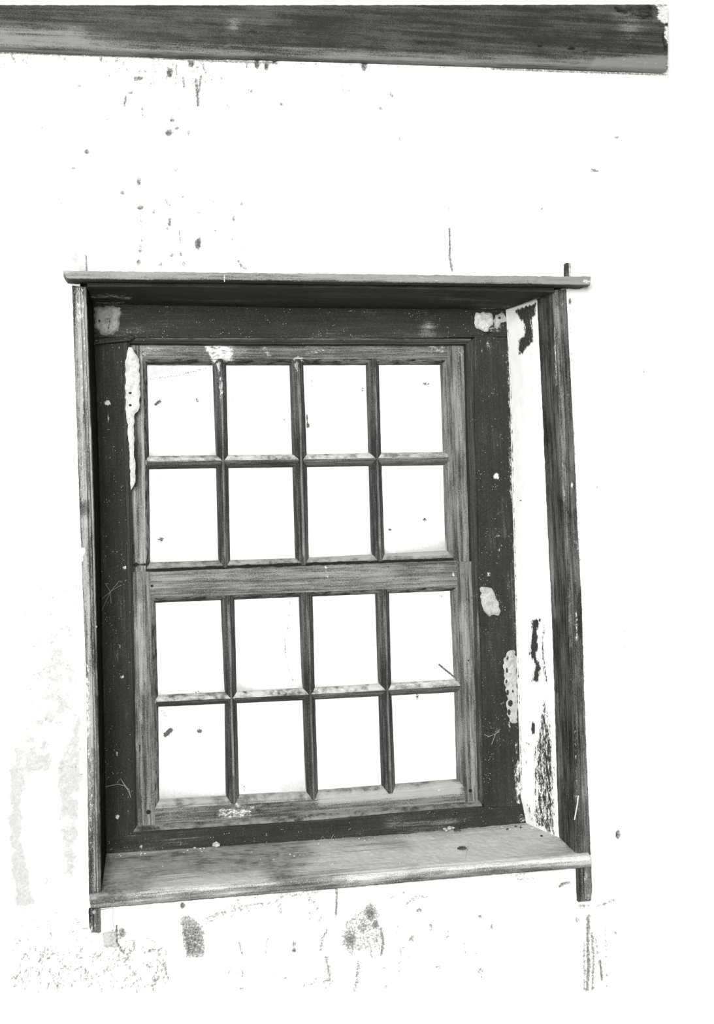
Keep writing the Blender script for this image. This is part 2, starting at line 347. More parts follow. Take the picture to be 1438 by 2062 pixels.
def rnd_strokes(poly_box, n, ang, ln, w, val, seed):
    r = random.Random(seed); out = []
    u0, v0, u1, v1 = poly_box
    for _ in range(n):
        u, v = r.uniform(u0, u1), r.uniform(v0, v1); a = math.radians(r.gauss(*ang)); l = r.uniform(*ln)
        out.append(('l', [(u, v), (u+l*.5*math.cos(a)+r.uniform(-2, 2), v+l*.5*math.sin(a)), (u+l*math.cos(a), v+l*math.sin(a))], r.uniform(*w), r.uniform(*val)))
    return out
MARK = [
 ('l', [(-30, 104), (120, 109), (250, 113), (420, 121), (560, 127)], 5, .72), ('l', [(560, 127), (720, 131), (990, 139)], 3, .42),
 ('l', [(990, 138), (1120, 143), (1345, 150)], 4, .62),
 ('l', [(21, 105), (28, 119)], 4, .7), ('l', [(120, 112), (122, 126)], 4, .6), ('l', [(203, 116), (204, 122)], 5, .7),
 ('b', 342, 146, 6, 9, .9), ('l', [(346, 137), (340, 150)], 3, .7), ('b', 386, 127, 6, 7, .85), ('b', 518, 128, 5, 9, .9), ('b', 537, 132, 4, 9, .9),
 ('b', 554, 124, 5, 5, .8), ('b', 734, 133, 6, 9, .8), ('l', [(395, 160), (397, 178), (400, 212)], 6, .8), ('l', [(405, 152), (401, 185)], 5, .7),
 ('l', [(356, 130), (354, 168)], 3, .6), ('l', [(369, 155), (371, 174)], 4, .75), ('b', 280, 157, 8, 5, .75), ('b', 272, 158, 4, 5, .6), ('b', 293, 143, 5, 3, .6),
 ('l', [(254, 192), (251, 212)], 4.5, .75), ('b', 263, 186, 5, 3, .65), ('l', [(222, 145), (218, 162)], 2.5, .55), ('l', [(287, 216), (287, 232)], 3.5, .65),
 ('l', [(287, 195), (289, 203)], 2.5, .5), ('l', [(410, 128), (414, 148)], 5, .55), ('l', [(424, 146), (424, 153)], 3, .6), ('b', 160, 172, 4, 3, .55),
 ('b', 446, 157, 3, 4, .6), ('l', [(502, 180), (506, 185), (510, 178)], 3, .6), ('l', [(496, 122), (497, 136)], 2.5, .65),
 ('b', 347, 241, 4, 5, .75), ('b', 356, 258, 6, 3, .7), ('b', 340, 267, 7, 6, .85), ('b', 380, 267, 3, 5, .6), ('b', 361, 219, 5, 3, .55), ('b', 216, 240, 5, 3, .55), ('b', 227, 250, 3, 3, .5),
 ('b', 175, 305, 5, 5, .8), ('b', 148, 338, 4, 3, .7), ('b', 459, 213, 3, 4, .5), ('b', 567, 210, 4, 4, .6), ('l', [(690, 150), (691, 196)], 1.8, .48),
 ('l', [(787, 185), (790, 194)], 4, .7), ('b', 768, 218, 4, 3, .6), ('b', 806, 280, 3, 4, .55), ('b', 85, 257, 3, 3, .55), ('b', 75, 212, 5, 3, .5), ('b', 125, 409, 5, 3, .5),
 ('b', 280, 365, 4, 8, .75), ('b', 247, 388, 4, 5, .7), ('b', 283, 418, 7, 4, .75), ('l', [(283, 430), (286, 458)], 2.2, .58), ('b', 286, 484, 3, 5, .55),
 ('l', [(333, 402), (337, 409), (343, 413)], 3, .7), ('b', 342, 447, 4, 8, .75), ('b', 337, 460, 4, 3, .6), ('l', [(362, 466), (364, 490)], 3.5, .65), ('b', 368, 394, 3, 4, .6),
 ('b', 399, 491, 6, 11, .9), ('b', 402, 483, 5, 5, .7), ('l', [(283, 494), (282, 508)], 6, .58), ('b', 310, 426, 3, 5, .55), ('b', 355, 342, 5, 3, .55), ('b', 400, 428, 4, 3, .6),
 ('b', 471, 441, 3, 6, .65), ('b', 487, 410, 4, 4, .65), ('b', 434, 464, 4, 3, .55), ('b', 365, 512, 4, 4, .65), ('b', 347, 514, 4, 4, .65), ('b', 279, 528, 4, 6, .7), ('b', 324, 532, 4, 6, .6), ('b', 370, 530, 3, 7, .55),
 ('l', [(480, 524), (487, 536), (497, 542)], 4, .7), ('l', [(905, 408), (905, 425)], 2.2, .6), ('l', [(906, 460), (907, 500), (906, 515), (911, 545)], 3.5, .8),
 ('l', [(1192, 342), (1203, 344)], 4.5, .7), ('b', 1091, 420, 3, 3, .5), ('b', 705, 183, 3, 3, .5), ('b', 1243, 276, 6, 2.5, .5),
 ('p', [(215, 118), (430, 128), (425, 152), (330, 150), (250, 165), (225, 150)], 6, .30), ('p', [(260, 495), (420, 500), (410, 545), (270, 545)], 10, .24), ('p', [(0, 108), (320, 122), (320, 134), (0, 122)], 5, .30),
 ('l', [(1147, 588), (1151, 720), (1160, 940), (1171, 1180), (1182, 1560)], 3.5, .36), ('b', 1148, 607, 3, 6, .8),  # the long line paints the thin shading beside the right board
 ('b', 1245, 1681, 4, 8, .8), ('l', [(1259, 1265), (1257, 1340)], 5, .33), ('b', 1297, 748, 3, 3, .5), ('b', 1204, 980, 3, 3, .5),
 ('l', [(144, 545), (146, 572), (144, 600)], 3, .3), ('b', 75, 1098, 4, 3, .4), ('b', 113, 602, 3, 3, .3),
 # under the sill
 ('p', [(362, 1850), (378, 1842), (396, 1852), (412, 1872), (416, 1924), (398, 1932), (374, 1928), (366, 1890)], 5, .60), ('p', [(364, 1868), (404, 1860), (412, 1920), (376, 1926)], 6, .72), ('b', 368, 1824, 5, 6, .85),
 ('l', [(418, 1850), (450, 1838), (500, 1826), (560, 1814)], 15, .44), ('l', [(560, 1806), (640, 1797)], 12, .42), ('l', [(620, 1808), (645, 1830)], 9, .42), ('l', [(395, 1872), (430, 1852)], 9, .4),
 ('l', [(678, 1790), (679, 1810), (677, 1845)], 4, .75), ('l', [(659, 1872), (650, 1890), (645, 1915)], 6, .55),
 ('p', [(688, 1858), (735, 1826), (765, 1832), (774, 1885), (768, 1915), (700, 1920), (690, 1895)], 6, .42), ('b', 747, 1840, 13, 18, .80), ('b', 706, 1893, 16, 24, .72), ('b', 733, 1868, 18, 14, .60), ('b', 757, 1862, 7, 9, .75),
 ('l', [(768, 1870), (772, 1895), (769, 1922)], 6, .7), ('l', [(748, 1905), (749, 1930)], 4, .6), ('l', [(724, 1940), (720, 1965), (716, 1993)], 12, .48), ('l', [(658, 1930), (663, 1955), (664, 1975)], 8, .58),
 ('l', [(482, 1898), (488, 1922)], 3, .65), ('l', [(540, 1890), (535, 1919)], 4, .5), ('b', 593, 1915, 4, 4, .85), ('b', 593, 1902, 4, 8, .55), ('l', [(808, 1905), (806, 1935), (803, 1965)], 5, .46), ('b', 566, 1835, 5, 9, .4),
 ('l', [(790, 1806), (815, 1798)], 9, .42), ('l', [(820, 1820), (840, 1806), (862, 1808)], 10, .45), ('l', [(1128, 1786), (1134, 1780), (1146, 1778)], 5, .75), ('b', 968, 1846, 5, 3, .6), ('b', 991, 1867, 3, 6, .6), ('b', 868, 1868, 4, 8, .5), ('b', 901, 1887, 4, 4, .5), ('b', 845, 1833, 8, 4, .55), ('b', 829, 1890, 7, 9, .45), ('b', 968, 1960, 6, 12, .45), ('b', 883, 1948, 8, 4, .45), ('b', 780, 1988, 4, 3, .55), ('l', [(936, 1900), (938, 1930)], 5, .4),
 ('l', [(1020, 1766), (1060, 1760)], 6, .42), ('l', [(1040, 1772), (1075, 1768)], 5, .45),
 # post showing through under the right board
 ('l', [(1186, 1845), (1185, 1900), (1186, 1945), (1183, 1992)], 7, .66), ('l', [(1177, 1900), (1178, 1992)], 5, .52), ('l', [(1193, 1880), (1196, 1930), (1194, 1992)], 5, .60), ('l', [(1200, 1890), (1205, 1940)], 8, .40), ('l', [(1210, 1935), (1213, 1972)], 4, .75), ('l', [(1220, 1870), (1222, 1990)], 7, .36), ('l', [(1200, 1828), (1236, 1812)], 6, .48), ('l', [(1162, 1850), (1163, 1856)], 6, .6), ('b', 1240, 1879, 4, 4, .5), ('b', 1178, 1824, 14, 3, .5),
 # lower left: broken edge of the plaster coat, its relief shadows painted as speckle
 ('l', [(30, 1832), (110, 1838), (170, 1840)], 3, .40), ('l', [(150, 1850), (175, 1860)], 4, .4), ('p', [(222, 1866), (250, 1870), (252, 1892), (236, 1902), (218, 1895)], 5, .42), ('l', [(235, 1864), (236, 1898), (250, 1922)], 3.5, .85), ('b', 246, 1880, 8, 12, .68), ('l', [(250, 1896), (300, 1890), (320, 1902), (338, 1918)], 3, .5), ('l', [(318, 1932), (332, 1950), (340, 1975)], 4, .62), ('b', 270, 1905, 3, 10, .6), ('l', [(185, 1877), (202, 1876)], 4, .8), ('l', [(210, 1908), (236, 1906)], 4, .6), ('l', [(172, 1888), (182, 1884)], 3, .5), ('l', [(250, 1920), (282, 1924)], 3, .45),
 ('p', [(18, 1905), (170, 1935), (345, 1925), (350, 1994), (18, 1994)], 20, .25), ('p', [(90, 1950), (145, 1930), (140, 1994), (90, 1994)], 10, .34),
]
MARK += rnd_strokes((25, 1900, 345, 1985), 190, (112, 28), (6, 22), (2.0, 3.2), (.42, .66), 3)  # short strokes paint the little shadow lines of the rough plaster
MARK += rnd_strokes((430, 1950, 680, 1988), 30, (120, 40), (4, 12), (1.5, 4), (.35, .55), 4)
MARK += rnd_strokes((25, 1845, 230, 1905), 70, (70, 50), (5, 18), (1.6, 2.6), (.38, .56), 5)  # more painted shadow strokes, higher on the same plaster
MARK += rnd_strokes((230, 118, 430, 165), 45, (90, 25), (2, 9), (2, 3.5), (.42, .62), 6)
MARK += rnd_strokes((270, 370, 500, 540), 34, (100, 40), (2, 7), (1.6, 3), (.40, .56), 8)
MARK += rnd_strokes((0, 112, 560, 126), 34, (90, 20), (2, 10), (2, 4), (.45, .65), 9)
MARK += rnd_strokes((760, 1850, 990, 1960), 26, (100, 40), (2, 7), (2, 3.5), (.38, .5), 10)
MARK += rnd_strokes((440, 1795, 650, 1850), 34, (150, 40), (4, 12), (2, 4), (.40, .55), 12)
MARK += rnd_strokes((30, 1180, 160, 1570), 170, (120, 70), (4, 13), (1.8, 2.8), (.36, .5), 11)
GREY = [
 ('p', [(18, 1548), (58, 1540), (46, 1610), (44, 1690), (62, 1760), (72, 1822), (30, 1824), (18, 1700)], 10, .62), ('p', [(112, 1545), (162, 1430), (168, 1560), (152, 1780), (128, 1760), (118, 1650)], 10, .56),
 ('p', [(30, 1410), (80, 1280), (165, 1180), (166, 1440), (112, 1470), (110, 1560), (24, 1560)], 26, .40), ('p', [(70, 1120), (150, 1090), (164, 1400), (60, 1400)], 40, .30), ('p', [(60, 1190), (120, 1090), (160, 1130), (160, 1300), (70, 1320)], 30, .24), ('p', [(20, 1500), (110, 1490), (105, 1560), (22, 1562)], 14, .56), ('p', [(60, 1560), (118, 1560), (128, 1800), (70, 1800)], 20, .26),
 ('p', [(206, 1878), (234, 1876), (236, 1907), (208, 1908)], 3, .85), ('p', [(150, 545), (172, 520), (172, 560)], 12, .2), ('l', [(170, 1850), (225, 1862)], 14, .34),
]
def build_wall():
    xs = np.arange(-0.285, 1.50, .0030); zs = np.arange(-0.36, 1.90, .0030)
    X, Z = np.meshgrid(xs, zs); P = np.stack([X.ravel(), np.full(X.size, .006), Z.ravel()], 1)
    uv = proj(P); mk = field(uv, MARK, .6)*1.22; gy = field(uv, GREY)*1.15
    P[:, 1] += .0035*np.clip(mk*1.6-.5, 0, 1) + .0012*np.clip(gy*2-.4, 0, 1) - .0016*(vnoise(P, 9, 3)-.5) - .0010*(vnoise(P, 40, 4)-.5)
    nx, nz = len(xs), len(zs); idx = np.arange(nx*nz).reshape(nz, nx)
    Q = np.stack([idx[:-1, :-1], idx[:-1, 1:], idx[1:, 1:], idx[1:, :-1]], -1).reshape(-1, 4)
    cx = P[Q, 0].mean(1); cz = P[Q, 2].mean(1)
    hole = (cx > XC_L) & (cx < XC_R) & (cz > ZC_B) & (cz < ZC_T)
    Q = Q[~hole]
    used = np.unique(Q); mp = -np.ones(len(P), int); mp[used] = np.arange(len(used)); P = P[used]; Q = mp[Q]; mk = mk[used]; gy = gy[used]
    core = [box(-2.9, XC_L, .012, .26, -.95, 2.05), box(XC_R, 3.2, .012, .26, -.95, 2.05), box(XC_L, XC_R, .012, .26, ZC_T, 2.05), box(XC_L, XC_R, .012, .26, -.95, ZC_B-.02)]
    side = [box(-2.9, xs[0], .006, .0118, -.95, 2.05), box(xs[-1], 3.2, .006, .0118, -.95, 2.05), box(xs[0], xs[-1], .006, .0118, zs[-1], 2.05), box(xs[0], xs[-1], .006, .0118, -.95, zs[0])]
    V, F = join([(P, Q.tolist())]+core+side); k = len(V)-len(P)
    o = make('wall_north', V, F, M['plaster'], attrs={'mark': np.r_[mk, np.zeros(k)], 'grey': np.r_[gy, np.zeros(k)]}, smooth=50,
             kind='structure', label='whitewashed plaster wall with chipped specks and grey stains around the window', category='wall')
build_wall()
def shell(name, b, mat, label, cat): make(name, *b, mat, kind='structure', label=label, category=cat)
shell('floor', box(-3.0, 3.3, ROOM_Y-.1, .26, -1.05, -.95), M['earth'], 'dark earth floor of the room below the window', 'floor')
shell('ceiling', box(-3.0, 3.3, ROOM_Y-.1, .26, 2.05, 2.15), M['boards'], 'dark boarded ceiling above the whitewashed wall', 'ceiling')
shell('wall_west', box(-3.0, -2.9, ROOM_Y-.1, .26, -.95, 2.05), M['roomwall'], 'plain plaster side wall left of the window wall', 'wall')
shell('wall_east', box(3.2, 3.3, ROOM_Y-.1, .26, -.95, 2.05), M['roomwall'], 'plain plaster side wall right of the window wall', 'wall')
x0, x1, z0, z1 = LIGHT_OPENING
shell('wall_south', join([box(-2.9, x0, ROOM_Y-.1, ROOM_Y, -.95, 2.05), box(x1, 3.2, ROOM_Y-.1, ROOM_Y, -.95, 2.05), box(x0, x1, ROOM_Y-.1, ROOM_Y, z1, 2.05), box(x0, x1, ROOM_Y-.1, ROOM_Y, -.95, z0)]), M['roomwall'], 'unseen plaster wall with a wide opening added for the light, facing the window', 'wall')

# ================================================================== BEAM
def wear(V, **kw):
    uv = proj(V); return {k: field(uv, s) for k, s in kw.items()}
YB = -.024
bt = line([(-120, 10), (400, 10.5), (900, 10), (1345, 9)], YB)
bb = line([(-120, 90), (5, 94), (200, 101), (370, 108), (560, 113), (720, 118), (1000, 127), (1345, 139)], YB)
edges = [sety(bt, .012), bt, lerp(bt, bb, .62), lerp(bt, bb, .80), off(bb, 0, .000, .002), off(bb, 0, .003, 0), off(sety(bb, .012), 0, 0, .002)]
V, F = loft(edges, [2, 14, 5, 5, 2, 3, 2], 420, .0005, 11, 120)
make('timber_beam', V, F, M['beam'], attrs=wear(V,
     worn=[('p', [(-120, 52), (160, 60), (190, 78), (300, 90), (480, 88), (720, 104), (900, 112), (1345, 116), (1345, 150), (700, 128), (-120, 102)], 18, .55),
           ('p', [(-120, 58), (150, 60), (150, 70), (-120, 70)], 6, .6), ('p', [(1200, 116), (1345, 112), (1345, 150), (1180, 140)], 10, .9), ('b', 1265, 60, 26, 40, .42), ('b', 470, 52, 12, 10, .45), ('p', [(-120, 84), (200, 92), (600, 112), (600, 118), (-120, 100)], 4, .5)],
     white=[('p', [(1318, 8), (1350, 8), (1350, 48), (1336, 48), (1322, 38), (1326, 22)], 3, .85), ('p', [(1340, 52), (1350, 50), (1350, 150), (1343, 130), (1346, 92), (1336, 70)], 3, .8), ('l', [(1250, 122), (1345, 128)], 5, .35)],
     dark=[('p', [(1230, 8), (1316, 8), (1320, 40), (1340, 52), (1332, 60), (1300, 45), (1240, 30)], 6, .5), ('b', 510, 62, 40, 12, .42), ('b', 620, 66, 30, 8, .36), ('b', 850, 84, 22, 9, .5), ('b', 890, 77, 22, 6, .4), ('b', 1088, 93, 7, 5, .6), ('b', 1150, 98, 12, 6, .55), ('b', 1178, 104, 8, 5, .5), ('b', 1286, 98, 6, 8, .5), ('b', 180, 70, 20, 12, .4), ('l', [(1334, 60), (1338, 100), (1345, 90)], 6, .6), ('l', [(990, 141), (1345, 147)], 3, .5)]),
     smooth=40, kind='thing', label='long dark weathered timber beam along the top of the whitewashed wall', category='beam')

# ================================================================== SURROUND
sur = empty('window_surround', (0.5, 0, -.02), kind='thing', label='weathered board box surround with projecting cap and dusty sill around the sash window', category='window surround')
# left board, seen on its edge, inner face in the shade
Lo, Li = line(L_OUT), line(L_IN)
Lr = line([(186.5, 598), (195, 805), (200, 956), (204, 1157), (206, 1306), (210.6, 1508), (214, 1700), (214.5, 1722)], D-.001, SL)
g = lambda f, dy=0: off(lerp(Lo, Li, f), 0, dy, 0)
edges = [sety(Lo, D, SL), g(0, .004), g(.05), g(.55), g(.60, .003), g(.65, .0005), g(.78), g(.82, .003), g(.87), g(.96, .001), g(1, .004), Lr]
V, F = loft(edges, [2, 1, 10, 1, 1, 3, 1, 1, 2, 1, 6, 1], 300, .0006, 21, 130)
WL = wear(V,
     white=[('p', [(150, 575), (172, 575), (172, 640), (152, 660)], 5, .45), ('l', [(168, 640), (178, 840), (184, 960)], 4, .44), ('l', [(160, 660), (168, 830)], 6, .42), ('b', 166, 1112, 6, 10, .95), ('b', 165, 1125, 3, 10, .8), ('p', [(168, 1365), (180, 1360), (183, 1480), (172, 1490)], 4, .62), ('l', [(176, 1335), (177, 1352)], 6, .7), ('p', [(172, 1500), (186, 1495), (190, 1640), (178, 1650)], 6, .40), ('l', [(176, 1540), (182, 1590)], 8, .45), ('l', [(152, 820), (166, 1010)], 10, .32), ('l', [(182, 1640), (186, 1720)], 9, .36), ('l', [(165, 920), (166, 935)], 14, .4)],
     worn=[('l', [(170, 600), (186, 1000), (196, 1400)], 6, .6), ('l', [(160, 600), (170, 1000)], 20, .55), ('l', [(172, 1050), (184, 1500)], 24, .52), ('l', [(182, 1500), (192, 1790)], 26, .34)],
     dark=[('l', [(188, 1020), (190, 1240)], 7, .18), ('l', [(186, 1660), (194, 1800)], 24, .25)])
inner = V[:, 1] > .008                      # its inner face is coloured near-black, painting in the shade there
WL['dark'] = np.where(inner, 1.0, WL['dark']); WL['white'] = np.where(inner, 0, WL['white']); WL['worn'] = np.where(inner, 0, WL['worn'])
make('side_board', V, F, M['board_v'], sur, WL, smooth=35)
# right board: edge, inner face as far as the white lining
Ro, Ri = line(R_OUT), line(R_IN)
Rs = line([(1080, 603), (1081.5, 606), (1088, 740), (1094, 862), (1098, 963), (1111, 1242), (1115, 1357), (1124, 1658), (1127, 1696)], .1008)
g = lambda f, dy=0: off(lerp(Ro, Ri, f), 0, dy, 0)
edges = [sety(Ro, .1), g(0, .004), g(.05), g(.48), g(.53, .003), g(.58), g(.92), g(1, .003), off(Rs, 0, -.0012), off(Rs, .012, .0)]
V, F = loft(edges, [2, 1, 8, 1, 1, 6, 1, 14, 1, 2], 300, .0005, 31, 130)
make('side_board', V, F, M['board_v'], sur, wear(V,
     white=[('l', [(1117, 660), (1120, 775)], 4, .72), ('l', [(1128, 600), (1136, 640)], 10, .30), ('l', [(1131, 900), (1137, 1010)], 6, .42), ('b', 1152, 978, 3, 6, .8), ('l', [(1160, 1235), (1162, 1290)], 6, .62), ('l', [(1136, 640), (1150, 900)], 8, .22), ('l', [(1162, 1090), (1165, 1110)], 10, .45), ('l', [(1158, 1460), (1162, 1600)], 4, .42), ('b', 1160, 1606, 6, 9, .5), ('l', [(1145, 1210), (1150, 1400)], 4, .3)],
     worn=[('l', [(1122, 620), (1140, 1000), (1150, 1300)], 6, .30), ('l', [(1130, 840), (1136, 1000)], 12, .3), ('l', [(1165, 1280), (1180, 1600)], 18, .20), ('l', [(1104, 900), (1116, 1240)], 9, .32), ('l', [(1122, 1400), (1130, 1560)], 10, .28)],
     dark=[('l', [(1100, 610), (1106, 760)], 26, .33), ('l', [(1126, 1040), (1140, 1260)], 18, .35), ('l', [(1155, 1100), (1162, 1260)], 14, .25), ('l', [(1135, 1400), (1150, 1700)], 30, .35), ('l', [(1148, 1570), (1160, 1710)], 14, .3)]), smooth=35)
# white lining between the right board and the frame
Rr = line([(1017, 612), (1019, 625), (1027, 778), (1031, 963), (1038, 1214), (1041, 1328), (1049, 1605), (1060.5, 1660)], D-.001, SL)
edges = [Rs, Rr, off(Rr, .016, 0), off(Rs, .016, 0)]
V, F = loft(edges, [26, 2, 6, 2], 420, .0007, 41, 50)
make('reveal_lining', V, F, M['lining'], sur, wear(V,
     mark=[('l', [(1020, 630), (1029, 780), (1033, 963), (1040, 1214), (1043, 1328), (1051, 1605)], 2.2, .75), ('p', [(1034, 624), (1082, 608), (1080, 632), (1072, 644), (1076, 690), (1062, 700), (1056, 712), (1044, 716), (1044, 682), (1054, 676), (1056, 652), (1044, 640)], 6, .80),  # the first line paints the gap shadow against the jamb
           ('p', [(1072, 1247), (1090, 1246), (1084, 1262), (1084, 1300), (1080, 1324), (1090, 1345), (1084, 1374), (1070, 1372), (1078, 1340), (1066, 1318)], 6, .85), ('l', [(1096, 1260), (1092, 1290), (1096, 1340), (1100, 1372)], 7, .62),
           ('p', [(1095, 1396), (1104, 1430), (1112, 1470), (1120, 1580), (1122, 1690), (1096, 1676), (1070, 1660), (1078, 1600), (1072, 1520), (1084, 1440)], 10, .56), ('p', [(1098, 1440), (1112, 1480), (1116, 1560), (1098, 1610), (1090, 1540)], 10, .66), ('b', 1074, 1466, 4, 16, .8), ('l', [(1077, 1500), (1080, 1600)], 8, .55), ('l', [(1062, 1620), (1074, 1655)], 10, .55), ('l', [(1061, 1530), (1060, 1540)], 4, .6), ('l', [(1045, 1490), (1070, 1500)], 3, .55), ('l', [(1055, 1508), (1060, 1520)], 4, .5),
           ('l', [(1100, 1050), (1102, 1075)], 3, .6), ('b', 1048, 1008, 3, 3, .6), ('l', [(1082, 606), (1086, 700), (1092, 790)], 3, .30), ('l', [(1090, 1380), (1110, 1440)], 8, .3)],
     grey=[('l', [(1088, 720), (1112, 1240), (1124, 1640)], 3, .3), ('l', [(1024, 640), (1033, 960), (1044, 1330), (1054, 1640)], 6, .45), ('l', [(1080, 612), (1096, 900)], 5, .3), ('p', [(1045, 1220), (1066, 1230), (1070, 1640), (1056, 1640)], 8, .22)]), smooth=40)
# cap board
YC = -.052
ct = line([(127, 545), (300, 547), (450, 549), (700, 551.5), (1000, 555.5), (1190, 557)], YC)
cb = line([(136, 561), (300, 563), (450, 564), (700, 567.5), (1000, 571), (1189, 573)], YC)
edges = [sety(ct, .010), off(ct, 0, .004), ct, lerp(ct, cb, .5), cb, off(cb, 0, .004, -.0015), off(cb, 0, .022, -.001), off(cb, 0, .024, .002), off(sety(cb, .010), 0, 0, .003)]
V, F = loft(edges, [3, 1, 3, 3, 1, 3, 1, 3, 2], 320, .0009, 51, 110)
make('cap_board', V, F, M['board_h'], sur, wear(V,
     worn=[('p', [(120, 540), (1195, 552), (1195, 575), (700, 566), (120, 562)], 3, .56)],
     white=[('p', [(120, 540), (150, 542), (145, 568), (120, 570)], 4, .30), ('b', 1182, 567, 9, 6, .62), ('l', [(200, 556), (270, 552)], 3, .36), ('l', [(440, 560), (475, 561)], 4, .48), ('l', [(560, 563), (610, 566)], 4, .48), ('b', 452, 560, 2, 8, .7), ('l', [(840, 556), (890, 567)], 4, .48), ('b', 900, 583, 8, 3, .6), ('l', [(260, 572), (288, 574)], 6, .6), ('l', [(540, 549), (600, 552)], 5, .45)],
     dark=[('l', [(294, 550), (292, 570)], 3, .6)]), smooth=35)
sf = off(cb, 0, .024, .0005)
sf = line([(176, 577), (700, 579.5), (1116, 588)], -.012)
sr = line([(186.5, 612), (600, 620), (1018, 624)], D-.001, SL)
edges = [sf, sr, off(sr, 0, 0, .02), off(sf, 0, 0, .02)]
V, F = loft(edges, [16, 2, 4, 2], 240, .0007, 61, 60)
make('soffit_board', V, F, M['board_h'], sur, wear(V,
     worn=[('p', [(300, 600), (420, 590), (560, 610), (380, 618)], 10, .15), ('l', [(900, 600), (1010, 615)], 14, .18)],
     white=[('l', [(186, 597), (225, 596), (262, 600)], 9, .52), ('l', [(192, 611), (250, 610)], 6, .5), ('b', 1025, 618, 22, 4, .4), ('l', [(700, 622), (760, 624)], 4, .42), ('l', [(820, 624), (1000, 622)], 3, .42)],
     dark=[('b', 220, 604, 18, 5, .6)]), smooth=35)
# sill board
YS = -.014
st = line([(179, 1805), (205, 1802), (420, 1783), (700, 1760), (900, 1743), (1189, 1721)], YS)
sb = line([(183, 1831), (250, 1826), (420, 1811), (700, 1788.5), (860, 1774), (1000, 1762), (1191, 1747)], YS)
srr = line([(196, 1720.5), (214, 1719), (500, 1700.5), (820, 1679), (1059, 1657), (1075, 1655.5)], D-.0005, SL)
edges = [srr, off(st, 0, .010, .001), off(lerp(st, sb, .10), 0, .002), lerp(st, sb, .3), lerp(st, sb, .9), off(sb, 0, .004, 0), sety(sb, .010), off(srr, 0, 0, -.03)]
V, F = loft(edges, [40, 2, 2, 6, 1, 2, 3, 2], 420, .0006, 71, 110)
make('sill_board', V, F, M['sill'], sur, wear(V,
     worn=[('p', [(700, 1770), (1190, 1715), (1190, 1735), (860, 1758), (700, 1775)], 8, .60), ('p', [(820, 1685), (1070, 1665), (1130, 1700), (1000, 1735), (850, 1740)], 34, 1.15), ('p', [(320, 1765), (520, 1745), (560, 1780), (260, 1806)], 16, .55), ('p', [(640, 1700), (860, 1690), (900, 1745), (600, 1765)], 34, .7), ('l', [(222, 1722), (420, 1708)], 8, .42), ('l', [(760, 1690), (790, 1690)], 16, .3)],
     white=[('l', [(215, 1750), (330, 1741)], 4, .36), ('l', [(216, 1722), (300, 1716)], 6, .42), ('l', [(1100, 1660), (1126, 1694)], 3, .5), ('l', [(880, 1765), (960, 1745)], 4, .36), ('l', [(680, 1690), (860, 1685)], 5, .36), ('l', [(1010, 1664), (1060, 1662)], 5, .42)],
     dark=[('l', [(270, 1765), (460, 1748)], 10, .36), ('l', [(500, 1738), (640, 1728)], 10, .32), ('l', [(430, 1756), (560, 1742)], 6, .34), ('l', [(620, 1705), (760, 1696)], 8, .28), ('l', [(700, 1784), (870, 1770), (1100, 1752)], 5, .42), ('l', [(200, 1828), (420, 1809), (700, 1786)], 4, .36), ('p', [(560, 1778), (860, 1756), (860, 1772), (560, 1796)], 6, .22)]), smooth=35)
# horns of the side boards past cap and sill
def horn(A, B, y, yb, mat, n, jit, **kw):
    a, b = line(A, y), line(B, y); V, F = loft([sety(a, yb), a, lerp(a, b, .5), b, sety(b, yb)], [2, 4, 4, 2, 2], n, jit, 81, 60)
    return make('board_end', V, F, mat, sur, wear(V, **kw), smooth=40)
horn([(152, 506), (146, 516), (145, 546)], [(166, 505), (173, 513), (174, 546)], -.010, .010, M['plaster'], 14, .0012, grey=[('p', [(143, 504), (176, 504), (176, 548), (143, 548)], 6, .5), ('b', 151, 520, 8, 12, .9)], mark=[('l', [(173, 508), (174, 546)], 4, .9), ('l', [(146, 518), (145, 545)], 3, .6), ('l', [(150, 508), (168, 506)], 3, .6)])['label'] = 'whitewashed board end above the cap'
horn([(1141, 529), (1141, 560)], [(1149, 530), (1149, 560)], -.010, .010, M['board_v'], 12, .0008, white=[('l', [(1147, 530), (1148, 558)], 3, .7)])
horn([(179, 1831), (180, 1868), (184, 1876)], [(201, 1829), (202, 1860), (201, 1876)], -.004, .010, M['board_v'], 20, .0010, white=[('l', [(183, 1850), (186, 1876)], 8, .44), ('l', [(191, 1840), (192, 1870)], 3, .5)])
horn([(1163, 1748), (1164, 1800), (1166, 1816)], [(1191, 1746), (1192, 1800), (1189, 1814)], -.004, .010, M['board_v'], 26, .0010, white=[('l', [(1180, 1755), (1184, 1810)], 10, .40), ('b', 1177, 1770, 3, 5, .6)], worn=[('l', [(1178, 1750), (1180, 1815)], 20, .25)], dark=[('l', [(1164, 1812), (1190, 1812)], 8, .5)])
